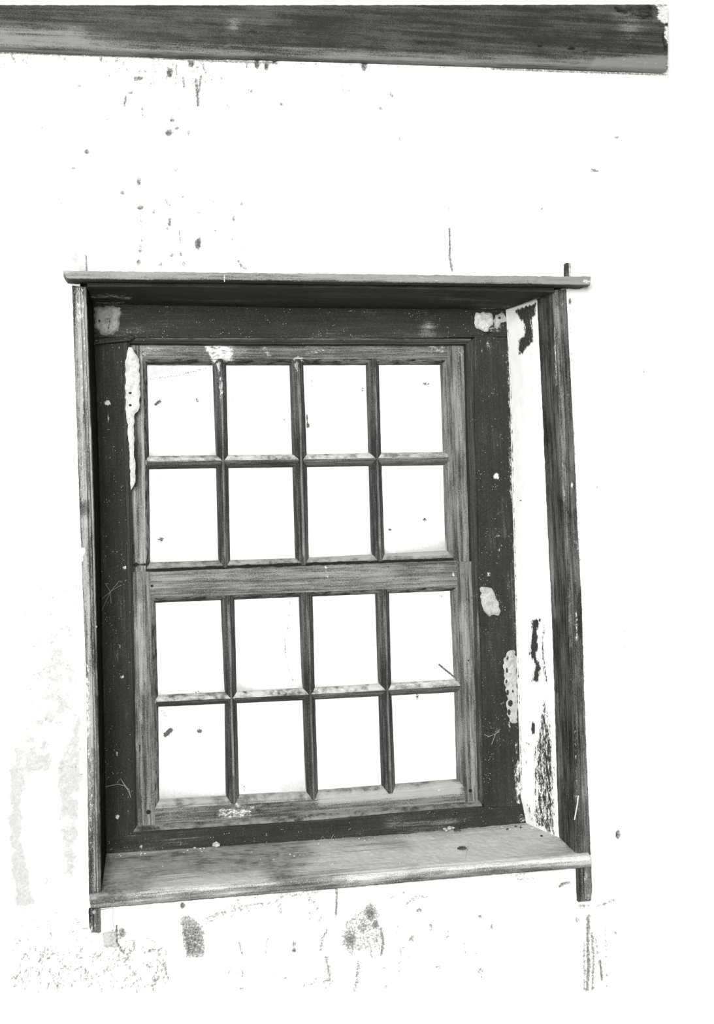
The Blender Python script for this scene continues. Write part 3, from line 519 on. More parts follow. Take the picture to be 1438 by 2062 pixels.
# plaster stub beside the lower left board end
V, F = loft([line([(202, 1832), (204, 1872)], -.001), line([(226, 1830), (228, 1868)], -.001), sety(line([(226, 1830), (228, 1868)], 0), .01), sety(line([(202, 1832), (204, 1872)], 0), .01)], [8, 2, 2, 2], 20, .0016, 85, 60)
make('plaster_stub', V, F, M['plaster'], sur, wear(V, mark=[('l', [(214, 1836), (216, 1868)], 3, .35), ('l', [(224, 1834), (226, 1866)], 3, .45)], grey=[('b', 216, 1850, 8, 14, .4)]), smooth=40)
def disc(c, r, th, mat, name, parent, n=10, **kw):
    V = [c+np.array([0, -th, 0])]; F = []
    for ring, (rr, dy) in enumerate(((r*.6, -th*.85), (r, -th*.2), (r, th))):
        for k in range(n): a = 2*math.pi*k/n; V.append(c+np.array([rr*math.cos(a), dy, rr*math.sin(a)]))
    for k in range(n): F.append((0, 1+k, 1+(k+1) % n))
    for q in (0, 1):
        for k in range(n): F.append((1+q*n+k, 1+q*n+(k+1) % n, 1+(q+1)*n+(k+1) % n, 1+(q+1)*n+k))
    return make(name, np.array(V), F, mat, parent, smooth=50, **kw)
disc(pt(190, 1837, -.005), .0042, .003, M['nail'], 'nail_head', sur, label='round pale nail head')
disc(pt(194, 1262, .000), .0022, .002, M['nail'], 'nail_head', sur)

# ================================================================== WINDOW
win = empty('window_1', (0.5, D, .02), kind='structure', label='old sixteen pane sash window with dark timber frame set deep in the whitewashed wall', category='window')
TH = .045
def member(name, A, B, Y, mat, parent, prof, n, jit=.0006, th=TH, seed=1, sub=3, W_=None, **props):
    """a straight member between two edges; prof = [(fraction across, depth set back)]"""
    a, b = line(A, Y, SL), line(B, Y, SL)
    edges = [off(lerp(a, b, f), 0, dy, 0) for f, dy in prof] + [off(b, 0, th, 0), off(a, 0, th, 0)]
    subs = [max(1, int(round(sub*(prof[i+1][0]-prof[i][0])*6))) for i in range(len(prof)-1)] + [1, 1, 1]
    V, F = loft(edges, subs, n, jit, seed, 50)
    return make(name, V, F, mat, parent, wear(V, **(W_ or {})), smooth=35, **props)
FLAT = [(0, 0), (1, 0)]
member('head_rail', [(168, 605), (600, 613), (1042, 617)], [(168, 679.5), (420, 680), (820, 681), (1042, 678)], D, M['frame_h'], win, FLAT, 240, seed=101,
       W_=dict(white=[('l', [(500, 625), (560, 640)], 3, .3), ('b', 862, 655, 8, 14, .34), ('l', [(325, 648), (370, 665)], 2, .45), ('l', [(345, 672), (440, 676)], 2, .4), ('l', [(700, 626), (860, 632)], 5, .34), ('b', 995, 664, 12, 10, .5), ('b', 1008, 648, 10, 16, .5)], worn=[('b', 862, 656, 14, 18, .3), ('l', [(560, 650), (660, 628)], 3, .25)], dark=[('b', 985, 668, 30, 10, .5), ('b', 885, 640, 20, 12, .4)]))
member('jamb', [(171, 681), (186, 956), (193, 1306), (201, 1702)], [(248, 681), (249, 867), (254, 1023), (257, 1157), (261, 1306), (266, 1508), (268, 1679)], D, M['frame_v'], win, FLAT, 300, seed=111,
       W_=dict(white=[('b', 217, 812, 6, 5, .95), ('l', [(216, 822), (220, 852)], 5, .56), ('l', [(242, 995), (246, 1012)], 3, .5), ('l', [(206, 1024), (211, 1034)], 3, .55), ('l', [(248, 1005), (236, 1055), (222, 1090)], 1.8, .42), ('b', 239, 700, 2, 3, .7), ('l', [(203, 1385), (228, 1352)], 2, .3), ('b', 241, 1302, 3, 5, .7), ('b', 245, 1363, 4, 4, .8), ('l', [(218, 1475), (226, 1462)], 3, .5), ('b', 237, 1645, 4, 5, .8), ('l', [(236, 1515), (237, 1525)], 3, .6), ('b', 251, 1143, 4, 4, .7), ('p', [(203, 1160), (256, 1150), (254, 1215), (206, 1230)], 12, .17), ('p', [(205, 1560), (265, 1560), (266, 1640), (208, 1640)], 20, .14)],
               worn=[('b', 240, 1320, 8, 14, .25), ('l', [(196, 800), (202, 1000)], 5, .2)]))
member('jamb', [(956, 679), (956, 898), (963, 1047), (965, 1214), (972, 1415), (975, 1625)], [(1036, 679), (1044, 963), (1053, 1328), (1064, 1622)], D, M['frame_v'], win, FLAT, 300, seed=121,
       W_=dict(white=[('l', [(1022, 690), (1025, 780), (1028, 940)], 6, .46), ('b', 1000, 959, 4, 7, .95), ('b', 983, 696, 8, 10, .5), ('b', 970, 705, 4, 5, .5), ('l', [(1002, 1020), (1006, 1040)], 5, .5), ('l', [(1027, 900), (1031, 1010)], 8, .54), ('b', 1003, 1079, 5, 4, .6), ('l', [(1010, 1098), (1004, 1112)], 3, .6), ('b', 984, 1156, 5, 5, .55), ('l', [(1033, 1060), (1040, 1300)], 7, .34), ('l', [(1037, 1440), (1042, 1560)], 3, .62), ('p', [(1036, 1540), (1048, 1530), (1049, 1620), (1040, 1620)], 4, .68), ('b', 996, 1327, 3, 4, .6), ('b', 1013, 1420, 5, 10, .42), ('l', [(1024, 1455), (1026, 1478)], 4, .5), ('b', 994, 1255, 3, 2, .6)],
               worn=[('l', [(1012, 1000), (1018, 1080)], 10, .25), ('l', [(1036, 1080), (1044, 1400)], 10, .22)]))
member('bottom_rail', [(198, 1685.5), (266, 1679), (440, 1667), (634, 1655), (820, 1637), (955, 1627), (1066, 1621)], [(200, 1729), (500, 1709), (820, 1688), (1076, 1664)], D, M['frame_h'], win, FLAT, 260, seed=131,
       W_=dict(worn=[('p', [(780, 1650), (960, 1635), (960, 1660), (780, 1672)], 14, .26), ('l', [(300, 1690), (420, 1690)], 14, .16)], white=[('l', [(372, 1678), (376, 1700)], 2.5, .45), ('l', [(478, 1667), (488, 1675)], 4, .45), ('b', 537, 1681, 2, 3, .7), ('b', 284, 1705, 4, 4, .6), ('l', [(620, 1700), (690, 1686)], 6, .32), ('p', [(1040, 1632), (1060, 1630), (1060, 1658), (1046, 1656)], 4, .4)], dark=[('l', [(240, 1695), (700, 1690)], 8, .22)]))
BEAD = [(0, .001), (.25, 0), (.6, .002), (.75, .005), (1, .007)]
member('frame_bead', [(248, 680.5), (420, 680.5), (820, 681.5), (950, 682)], [(263, 690), (420, 692), (820, 692), (943, 692)], D+.002, M['bead_h'], win, BEAD, 160, .0005, .03, 141)
member('frame_bead', [(247, 681), (249, 867), (254, 1023), (257, 1157), (261, 1306), (266, 1508), (268, 1676)], [(262, 689), (264, 987), (267, 1112), (270, 1306), (273.6, 1508), (276, 1662)], D+.002, M['bead_v'], win, BEAD, 220, .0005, .03, 151,
       W_=dict(white=[('l', [(256, 1200), (266, 1230)], 3, .3), ('l', [(268, 1180), (270, 1250)], 2, .4)]))
member('frame_bead', [(956, 680), (956, 898), (963, 1047), (965, 1214), (972, 1415), (976, 1622)], [(941, 692), (945, 889), (951, 1075), (953, 1160), (957, 1269), (960, 1386), (965, 1612)], D+.002, M['bead_v'], win, BEAD, 220, .0005, .03, 161,
       W_=dict(worn=[('l', [(962, 1230), (970, 1600)], 7, .3)]))
member('frame_bead', [(266, 1679.5), (440, 1667.5), (634, 1655.5), (820, 1637.5), (972, 1626)], [(275, 1663), (420, 1654), (634, 1639), (860, 1621.5), (967, 1612)], D-.001, M['bead_h'], win, [(0, .001), (.25, -.001), (.55, .004), (.8, .012), (1, .018)], 200, .0005, .03, 171)

# ---- sashes
def on_poly(pts, t, k):         # interpolate a measured edge
    p = np.array(pts, float); return np.interp(t, p[:, k], p[:, 1-k])
def cross(vx, hz):
    u, v = np.mean([p[0] for p in vx]), np.mean([p[1] for p in hz])
    def ext(pts, t, k):
        p = np.array(pts, float); o = p[np.argsort(p[:, k])]; a, b = o[0], o[-1]
        if t < a[k]: c = o[1]; return a[1-k]+(t-a[k])*(c[1-k]-a[1-k])/(c[k]-a[k])
        if t > b[k]: c = o[-2]; return b[1-k]+(t-b[k])*(b[1-k]-c[1-k])/(b[k]-c[k])
        return float(np.interp(t, o[:, k], o[:, 1-k]))
    for _ in range(20): u = ext(vx, v, 1); v = ext(hz, u, 0)
    return u, v
BW = .0108
BZ = (.0108, .0128, .0128, .0165)          # moulding heights at the four level edges of a sash
OV = [(-.16, .0030), (0, .0004), (.06, .0016), (.16, .0022), (.42, .0040), (.70, .0078), (.92, .0130), (1.0, .0150), (1.0, .028)]
def sash(name, Y, VX, HZ, outer, split, panes_wear, wears, cols, seed, label):
    """VX: 8 measured upright glass edges; HZ: 4 level ones; outer: px of the frame's outside edges l, r, t, b"""
    G = np.zeros((8, 4, 3)); O = np.zeros((8, 4, 3))
    for i in range(8):
        for k in range(4):
            G[i, k] = pt(*cross(VX[i], HZ[k]), Y, SL)
            O[i, k] = G[i, k] + np.array([-BW if i % 2 == 0 else BW, 0, BZ[k] if k % 2 == 0 else -BZ[k]]); O[i, k, 1] = Y+SL*O[i, k, 0]
    root = empty(name, pt((outer[0][0][0]+outer[1][0][0])/2, outer[3][0][1], Y, SL), win, label=label)
    ylow = lambda P, dy: P+np.array([0, dy, 0])
    def bevel(a, b, n=24):                 # ring side from corner a to corner b (index pairs)
        Os, Oe, Gs, Ge = O[a], O[b], G[a], G[b]
        edges = []
        for f, dy in OV:
            s = Os*(1-f)+Gs*f; e = Oe*(1-f)+Ge*f; s = s.copy(); e = e.copy(); s[1] = Y+SL*s[0]+dy; e[1] = Y+SL*e[0]+dy
            edges.append(np.array([s, e]))
        return loft(edges, [1]*8, n, .00035, seed, 70, closed=False, cap=False)
    def quad(a, b, c, d, n=24, m=3, jit=.0004): # flat strip a->b along, d->c the other edge
        return loft([np.array([a, b]), np.array([d, c])], [m], n, jit, seed, 70, closed=False, cap=False)
    def back(pts): return (np.array([ylow(p, .028) for p in pts]), [tuple(range(len(pts)))])
    def emit(nm, parts, mat, W_=None, bevel_dark=None, **p):
        V, F = join(parts); at = wear(V, **(W_ or {}))
        if bevel_dark:                                # the moulding below the flat face is coloured darker
            d = V[:, 1]-(Y+SL*V[:, 0]); n0 = len(parts[0][0]); m = (d > .0012) & (np.arange(len(V)) >= n0)
            at['dark'] = np.maximum(at.get('dark', 0), np.where(m, bevel_dark, 0)); at['worn'] = np.where(m, .4, 1)*at.get('worn', 0)
        return make(nm, V, F, mat, root, at, smooth=38, **p)
    w = wears
    # stiles
    for side in (0, 1):
        c = 0 if side == 0 else 7
        a = line(outer[side], Y, SL); inn = np.array([O[c, k] for k in range(4)])
        top, bot = a[0], a[-1]
        i2 = np.array([[inn[0][0]+(inn[0][0]-inn[-1][0])*(top[2]-inn[0][2])/(inn[0][2]-inn[-1][2]), 0, top[2]]] + list(inn) + [[inn[-1][0]+(inn[-1][0]-inn[0][0])*(bot[2]-inn[-1][2])/(inn[-1][2]-inn[0][2]), 0, bot[2]]])
        i2[:, 1] = Y+SL*i2[:, 0]
        V1 = loft([a, i2, off(i2, 0, .028), off(a, 0, .028)], [7, 1, 1, 1], 130, .0007, seed+side, 50)
        # small quirk line where the moulding starts, then the moulding of the two panes beside it
        parts = [V1, bevel((c, 0), (c, 1)), bevel((c, 2), (c, 3))]
        parts.append(quad(O[c, 1], O[c, 2], G[c, 2]*.5+O[c, 2]*.5, G[c, 1]*.5+O[c, 1]*.5, 3, 1, 0))
        emit('stile', parts, M['sash_v'], w.get('stile%d' % side), .44 if side == 0 else .30)
    # rails
    for k, nm, oi in ((0, 'top_rail', 2), (3, 'bottom_rail' if name == 'lower_sash' else 'meeting_rail', 3)):
        e = line(outer[oi], Y, SL); inn = np.array([O[i, k] for i in range(8)])
        xl, xr = inn[0][0], inn[-1][0]
        e = resample(np.array([[xl, 0, np.interp(xl, e[:, 0], e[:, 2])]] + [q for q in e if xl < q[0] < xr] + [[xr, 0, np.interp(xr, e[:, 0], e[:, 2])]]), 12)
        e[:, 1] = Y+SL*e[:, 0]
        parts = [loft([e, inn, off(inn, 0, .028), off(e, 0, .028)], [7, 1, 1, 1], 160, .0006, seed+5, 50)]
        parts += [bevel((2*c, k), (2*c+1, k)) for c in range(4)]
        emit('meeting_rail' if name == 'lower_sash' and k == 0 else nm, parts, M['sash_h'], w.get('rail%d' % k), .46 if k == 0 else None)
    # upright bars
    for c in range(3):
        i, j = 2*c+1, 2*c+2; parts = []
        for (ka, kb) in ((0, 1), (2, 3)):
            parts += [bevel((i, ka), (i, kb)), bevel((j, ka), (j, kb)), quad(O[i, ka], O[i, kb], O[j, kb], O[j, ka], 30, 2), back([G[i, ka], G[i, kb], G[j, kb], G[j, ka]])]
        parts.append(quad(O[i, 1], O[i, 2], O[j, 2], O[j, 1], 3, 2))
        emit('muntin', parts, M['bar_v'], w.get('bar%d' % c))
    parts = []
    for c in range(4):
        a, b = 2*c, 2*c+1
        parts += [bevel((a, 1), (b, 1)), bevel((a, 2), (b, 2)), quad(O[a, 1], O[b, 1], O[b, 2], O[a, 2], 30, 2), back([G[a, 1], G[b, 1], G[b, 2], G[a, 2]])]
    emit('muntin', parts, M['bar_h'], w.get('barh'))
    # glass
    for r in range(2):
        for c in range(4):
            q = [G[2*c, 2*r], G[2*c+1, 2*r], G[2*c+1, 2*r+1], G[2*c, 2*r+1]]
            ex = .003; q = [q[0]+[-ex, 0, ex], q[1]+[ex, 0, ex], q[2]+[ex, 0, -ex], q[3]+[-ex, 0, -ex]]
            q = [np.array([p[0], Y+SL*p[0]+.0165, p[2]]) for p in q]
            n, m = 60, 44; V = []; 
            for a in range(n):
                for b in range(m):
                    s, t = b/(m-1), a/(n-1); V.append((q[0]*(1-s)+q[1]*s)*(1-t)+(q[3]*(1-s)+q[2]*s)*t)
            V = np.array(V); F = [(a*m+b, a*m+b+1, (a+1)*m+b+1, (a+1)*m+b) for a in range(n-1) for b in range(m-1)]
            ss, tt = np.meshgrid(np.linspace(0, 1, m), np.linspace(0, 1, n)); ss, tt = ss.ravel(), tt.ravel()
            wx, wz = .15, .205
            dl, dr, dt, db = ss*wx, (1-ss)*wx, tt*wz, (1-tt)*wz
            am = panes_wear['dust'][r][c]
            e = lambda d, r_: np.exp(-np.maximum(d-.003, 0)/r_)
            dust = am*(.62*e(db, .005) + .35*e(dl, .004) + .35*e(dr, .004) + .28*e(dt, .004) + .9*e(np.hypot(dl, db), .008) + .9*e(np.hypot(dr, db), .008))
            at = {'dust': np.clip(dust + 1.7*field(proj(V), panes_wear['smear']), 0, 1), 'mark': 1.35*field(proj(V), panes_wear['mark'], .8)}
            V2 = V+[0, .0022, 0]
            bd = [0, m-1, n*m-1, (n-1)*m]; k0 = len(V)
            VV = np.concatenate([V, V2[bd]]); FF = F + [(k0, k0+1, k0+2, k0+3)]
            at = {k: np.r_[x, np.zeros(4)] for k, x in at.items()}
            make('glass_pane', VV, FF, M['glass'], root, at)
    return root, G, O
UX = [[(297, 733), (301, 918), (303, 1130)], [(430.5, 734), (437, 912), (442, 1130)], [(457, 734), (461, 912), (465, 1120)], [(587, 734), (592, 912), (598, 1110)], [(613, 734), (620, 912), (624, 1115)], [(742, 734), (747, 909), (752, 1100)], [(766, 734), (770.5, 909), (777, 1100)], [(893, 732), (898, 889), (903.5, 1102)]]
UZ = [[(300, 732), (600, 732), (890, 731)], [(300, 917), (600, 914), (890, 909)], [(300, 943), (600, 939), (890, 935)], [(310, 1132), (600, 1124), (890, 1109)]]
LX = [[(314, 1215), (320, 1432), (321.5, 1596)], [(447, 1206), (454.6, 1384), (457, 1584)], [(473.6, 1206), (478, 1384), (482.7, 1584)], [(605.6, 1200), (612, 1375), (619, 1577)], [(632, 1200), (636, 1375), (642.5, 1577)], [(760.7, 1193), (766.5, 1368), (773, 1577)], [(786.7, 1193), (790.5, 1368), (799, 1577)], [(913, 1189), (921, 1366), (926, 1561)]]
LZ = [[(314, 1214), (620, 1202), (913, 1190)], [(315, 1402), (620, 1387), (925, 1370)], [(315, 1425), (620, 1411), (925, 1395)], [(330, 1612), (620, 1597), (920, 1573)]]
SPOTS_U = [('l', [(300, 764), (360, 756), (425, 738)], 3.5, .42), ('l', [(335, 770), (350, 766)], 3, .35), ('l', [(314, 814), (322, 808)], 5, .75), ('b', 397, 806, 4, 5, .45), ('l', [(618, 836), (619, 858)], 2.5, .6), ('b', 620, 857, 3, 4, .7), ('l', [(629, 735), (633, 755), (627, 770), (631, 795)], 1.8, .40), ('b', 730, 785, 3, 5, .45), ('b', 858, 773, 8, 4, .42), ('b', 324, 1086, 6, 5, .5), ('b', 855, 1046, 3, 3, .6), ('b', 785, 1067, 3, 3, .6), ('l', [(321, 955), (326, 975), (318, 990)], 1.6, .36), ('b', 573, 845, 3, 3, .4), ('l', [(467, 800), (472, 815)], 2, .35)]
upper, GU, OU = sash('upper_sash', FU, UX, UZ,
    ([(255, 682), (258, 900), (262, 1160)], [(950, 682), (953, 889), (960, 1160)], [(250, 680), (960, 682)], [(258, 1160), (600, 1152), (962, 1136)]), None,
    dict(dust=[[.9, .35, .45, .4], [.6, .3, .6, 1.0]], smear=[('p', [(300, 735), (400, 735), (300, 770)], 14, .30), ('p', [(880, 1090), (906, 1080), (906, 1112), (800, 1112)], 8, .3)], mark=SPOTS_U),
    {'rail0': dict(white=[('p', [(405, 692), (475, 692), (470, 726), (430, 735), (418, 712)], 5, .70), ('p', [(272, 700), (325, 695), (320, 715), (285, 722)], 6, .42), ('l', [(530, 696), (546, 716)], 10, .50), ('l', [(565, 694), (595, 694)], 5, .62), ('b', 632, 706, 24, 11, .46), ('l', [(655, 694), (690, 695)], 4, .66), ('b', 882, 704, 22, 10, .58), ('b', 600, 724, 12, 8, .5)], worn=[('p', [(270, 692), (500, 692), (500, 722), (270, 722)], 8, .22)]),
     'bar0': dict(white=[('l', [(440, 730), (443, 765), (447, 800)], 10, .58)], worn=[('l', [(446, 740), (452, 1120)], 3.5, .45)]),
     'bar1': dict(white=[('l', [(597, 728), (600, 755)], 9, .56)], worn=[('l', [(602, 740), (611, 1120)], 4, .45)]),
     'bar2': dict(worn=[('l', [(756, 740), (765, 1100)], 3.5, .40)]),
     'barh': dict(worn=[('p', [(300, 915), (905, 908), (905, 925), (300, 932)], 4, .35), ('p', [(760, 905), (905, 903), (905, 925), (760, 928)], 5, .35)]),
     'rail3': dict(worn=[('p', [(610, 1112), (905, 1098), (905, 1118), (610, 1124)], 5, .65)], dark=[('l', [(290, 1149), (600, 1136.5), (930, 1126)], 7, .9), ('p', [(300, 1128), (590, 1120), (590, 1140), (300, 1148)], 4, .28)]),
     'stile0': dict(worn=[('l', [(284, 720), (294, 1140)], 8, .6), ('l', [(272, 990), (284, 1130)], 14, .4)], dark=[('l', [(270, 702), (280, 716), (284, 726), (284.5, 762), (285, 790), (283, 822), (273, 840), (273, 900), (275, 945), (276, 974), (267, 988)], 2.5, .75), ('l', [(262, 1138), (300, 1136)], 10, .6)]),
     'stile1': dict(worn=[('l', [(920, 760), (930, 960), (938, 1110)], 22, .30), ('b', 922, 900, 10, 60, .3)], white=[('b', 926, 712, 14, 16, .38)])},
    None, 201, 'upper sash, set back behind the lower one')
SPOTS_L = [('l', [(333, 1480), (344, 1470)], 7, .85), ('b', 402, 1472, 5, 4, .6), ('l', [(884, 1338), (896, 1348), (921, 1368)], 3, .62), ('l', [(585, 1205), (580, 1260), (574, 1290), (576, 1330), (590, 1370)], 2.2, .40), ('l', [(745, 1285), (756, 1305)], 3, .34), ('l', [(326, 1430), (334, 1442)], 5, .42), ('b', 840, 1402, 3, 7, .5), ('l', [(490, 1580), (494, 1588), (490, 1594)], 1.8, .55), ('b', 889, 1200, 6, 3, .4), ('l', [(905, 1210), (912, 1225)], 3, .35), ('b', 398, 1395, 10, 4, .4), ('b', 354, 1280, 2, 4, .4)]
lower, GL, OL = sash('lower_sash', FL, LX, LZ,
    ([(262, 1152), (268, 1306), (272, 1666)], [(960, 1130), (966, 1386), (971, 1624)], [(258, 1154), (420, 1147), (620, 1141), (860, 1131), (965, 1127)], [(266, 1662), (420, 1656), (634, 1643), (860, 1627), (974, 1617)]), None,
    dict(dust=[[.8, 1.0, .6, .8], [.8, .5, .1, .1]], smear=[('p', [(480, 1375), (520, 1392), (480, 1395)], 6, .3), ('p', [(322, 1585), (440, 1600), (450, 1616), (322, 1616)], 8, .3), ('p', [(560, 1580), (620, 1560), (620, 1600), (560, 1602)], 10, .28)], mark=SPOTS_L),
    {'rail0': dict(worn=[('p', [(300, 1150), (950, 1130), (950, 1185), (300, 1205)], 10, .22), ('l', [(300, 1154), (600, 1144), (940, 1132)], 5, .3)], white=[('l', [(655, 1140), (660, 1162)], 6, .58), ('b', 913, 1157, 3, 5, .8), ('b', 452, 1158, 3, 3, .7)], dark=[('b', 628, 1172, 14, 8, .36), ('b', 850, 1156, 8, 6, .4), ('b', 846, 1176, 10, 4, .4), ('b', 366, 1163, 3, 9, .5)]),
     'rail3': dict(worn=[('p', [(640, 1600), (930, 1578), (930, 1600), (640, 1622)], 7, .72), ('p', [(330, 1618), (420, 1612), (420, 1650), (330, 1650)], 10, .15)], white=[('p', [(432, 1630), (515, 1622), (505, 1645), (440, 1650)], 5, .55), ('b', 884, 1592, 3, 4, .8), ('l', [(465, 1615), (480, 1622)], 8, .6)], dark=[('p', [(322, 1616), (430, 1612), (436, 1622), (322, 1632)], 4, .40), ('p', [(490, 1614), (630, 1603), (632, 1632), (490, 1642)], 6, .38), ('b', 432, 1640, 10, 8, .5)]),
     'stile0': dict(worn=[('l', [(282, 1220), (288, 1450)], 16, .36)], dark=[('l', [(290, 1375), (290, 1480), (282, 1500), (284, 1545)], 3.2, .75), ('l', [(278, 1600), (280, 1650)], 10, .4)]),
     'stile1': dict(worn=[('l', [(934, 1220), (946, 1420), (952, 1580)], 14, .36), ('b', 950, 1520, 6, 34, .4)]),
     'bar0': dict(worn=[('l', [(460, 1215), (470, 1560)], 4, .45)]), 'bar1': dict(worn=[('l', [(620, 1205), (630, 1540)], 3.5, .28)], dark=[('l', [(626, 1420), (628, 1480)], 20, .3)]), 'bar2': dict(worn=[('l', [(775, 1200), (785, 1550)], 4, .38)]),
     'barh': dict(worn=[('p', [(640, 1388), (920, 1368), (920, 1380), (640, 1400)], 4, .4)], white=[('p', [(478, 1392), (615, 1385), (560, 1396)], 3, .5), ('p', [(795, 1374), (925, 1364), (925, 1378), (795, 1385)], 4, .56)])},
    None, 301, 'lower sash, in front of the upper one')
for (u, v, rr) in ((299, 1635, .0052), (947, 1592, .0042), (306, 1180, .003), (943, 1330, .002)):
    disc(pt(u, v, FL-.0002, SL), rr, .0012, M['peg'], 'peg', lower)

# ---- lumps of plaster and mortar stuck to the frame
def patch(name, poly, Y, mat, seed, th=.004, step=2.2, W_=None, parent=win, label=None, jag=2.5):
    r = random.Random(seed); P = []
    for (a, b) in zip(poly, poly[1:]+poly[:1]):
        n = max(1, int(math.hypot(b[0]-a[0], b[1]-a[1])/6))
        for k in range(n): P.append((a[0]+(b[0]-a[0])*k/n+r.uniform(-jag, jag), a[1]+(b[1]-a[1])*k/n+r.uniform(-jag, jag)))
    us = [p[0] for p in P]; vs_ = [p[1] for p in P]
    gu = np.arange(min(us)-step, max(us)+step*1.5, step); gv = np.arange(min(vs_)-step, max(vs_)+step*1.5, step)
    U, Vv = np.meshgrid(gu, gv); uv = np.stack([U.ravel(), Vv.ravel()], 1); d = d_poly(uv, P); ins = d < step*.9
    # pull the outermost points onto the outline so that the edge is clean
    V = np.array([pt(u, v, Y, SL) for u, v in uv])
    hgt = np.clip(-d/(step*2.2), -.15, 1); hgt = np.sqrt(np.clip(hgt, 0, 1))*th*(.55+.9*vnoise(V, 120, seed))
    loop = np.array(P+[P[0]], float)
    for i in np.where(np.abs(d) < step*.95)[0]:
        a, b = loop[:-1], loop[1:]; ab = b-a; t = np.clip(((uv[i]-a)*ab).sum(1)/np.maximum((ab*ab).sum(1), 1e-9), 0, 1); q = a+t[:, None]*ab
        k = np.argmin(((q-uv[i])**2).sum(1)); V[i] = pt(q[k][0], q[k][1], Y, SL); hgt[i] = -.0004
    V[:, 1] -= hgt
    nx = len(gu); F = []
    for a in range(len(gv)-1):
        for b in range(nx-1):
            q = (a*nx+b, a*nx+b+1, (a+1)*nx+b+1, (a+1)*nx+b)
            if all(ins[i] for i in q): F.append(q)
    used = sorted({i for f in F for i in f}); mp = {i: k for k, i in enumerate(used)}
    V = V[used]; F = [tuple(mp[i] for i in f) for f in F]
    kw = {} if label is None else {'label': label}
    return make(name, V, F, mat, parent, wear(V, **(W_ or {})), smooth=60, **kw)
patch('mortar_patch', [(190, 617), (245, 617), (243, 645), (240, 666), (226, 675), (205, 674), (190, 660)], D, M['patch_grey'], 1, .006, W_=dict(mark=[('b', 200, 646, 4, 5, .6), ('l', [(214, 643), (222, 640), (217, 668)], 4, .6)]), label='grey mortar patch on the upper left corner of the frame')
patch('plaster_patch', [(954, 632), (972, 628), (992, 632), (993, 655), (984, 668), (960, 664), (953, 650)], D, M['patch_white'], 2, .006, W_=dict(mark=[('l', [(988, 640), (986, 664)], 3, .5)]), label='white plaster lump on the upper right corner of the frame')
patch('plaster_patch', [(996, 634), (1018, 630), (1019, 648), (1008, 652), (1000, 664), (994, 658)], D, M['patch_mid'], 3, .005, W_=dict(mark=[('b', 1006, 640, 4, 4, .6)]))
patch('plaster_patch', [(968, 1184), (986, 1182), (998, 1196), (1008, 1228), (1004, 1240), (984, 1241), (972, 1230), (968, 1208)], D, M['patch_mid'], 4, .005, W_=dict(mark=[('l', [(972, 1222), (980, 1232)], 3, .4)]), label='pale plaster lump stuck on the right jamb')
patch('mortar_patch', [(1026, 1308), (1036, 1306), (1042, 1330), (1044, 1455), (1036, 1458), (1024, 1455), (1020, 1400), (1013, 1340), (1016, 1322)], D, M['patch_mid'], 5, .0035, W_=dict(mark=[('b', 1022, 1325, 3, 8, .62), ('b', 1021, 1350, 3, 8, .62), ('b', 1022, 1395, 4, 7, .7), ('b', 1033, 1392, 3, 5, .6), ('b', 1028, 1416, 6, 8, .7), ('b', 1025, 1434, 4, 8, .7), ('b', 1020, 1372, 3, 6, .6)]), label='long pitted pale patch low on the right jamb')
patch('peeling_strip', [(258, 698), (266, 700), (275, 714), (280, 722), (281, 760), (282, 790), (280, 822), (270, 838), (270, 900), (272, 945), (273, 972), (264, 986), (261, 930), (257, 850), (254, 842), (253, 800), (252, 740), (254, 715)], D-.001, M['strip_white'], 6, .0030, W_=dict(mark=[('b', 262, 791, 4, 3, .75), ('b', 262, 816, 4, 3, .75), ('b', 272, 738, 5, 6, .42)]), label='white peeling strip along the left edge of the upper sash', jag=1.4, step=2.2)

# ================================================================== SMALL LOOSE THINGS
# rusty rod
a, b = pt(187.5, 692, D-.022, 0), pt(260, 684, D-.006, SL)
V1 = tube([a, a*.66+b*.34+[0, 0, .0006], a*.3+b*.7, b, b+(b-a)*.04], [.0024, .0026, .0028, .003, .003], 8)
h = pt(263, 680, D-.006, SL); V2 = tube([h+[-.005, -.004, 0.002], h+[.003, -.002, .001], h+[.004, .006, 0]], [.004, .0052, .005], 8)
V, F = join([V1, V2]); make('iron_rod', V, F, M['iron'], smooth=50, label='thin rusty iron rod jutting across the upper left corner of the window frame', category='rod')
def straw(P, r, mat, name, label, cat, **kw):
    V, F = tube(P, r, 5); return make(name, V, F, mat, smooth=60, label=label, category=cat, **kw)
straw([pt(1165, 1602, -.006), pt(1163, 1618, -.007), pt(1157, 1651, -.005)], .0016, M['straw'], 'straw', 'pale straw hanging low on the front of the right side board', 'straw')
straw([pt(452, 553, YC-.002), pt(452.5, 560, YC-.003), pt(452, 568, YC-.002)], .0008, M['straw'], 'straw', 'short upright straw caught on the cap board front edge', 'straw')
def sill_pt(u, v):                          # a point on the sloping top of the sill
    # plane through three measured points of the sill top
    A, B, C_ = pt(214, 1719, D, SL), pt(1059, 1657, D, SL), pt(700, 1760, YS); n = np.cross(B-A, C_-A)
    d = RT*((u-CX)/FPX) - UP*((v-CY)/FPX) + FW; return CAM + d*((A-CAM) @ n/(d @ n))
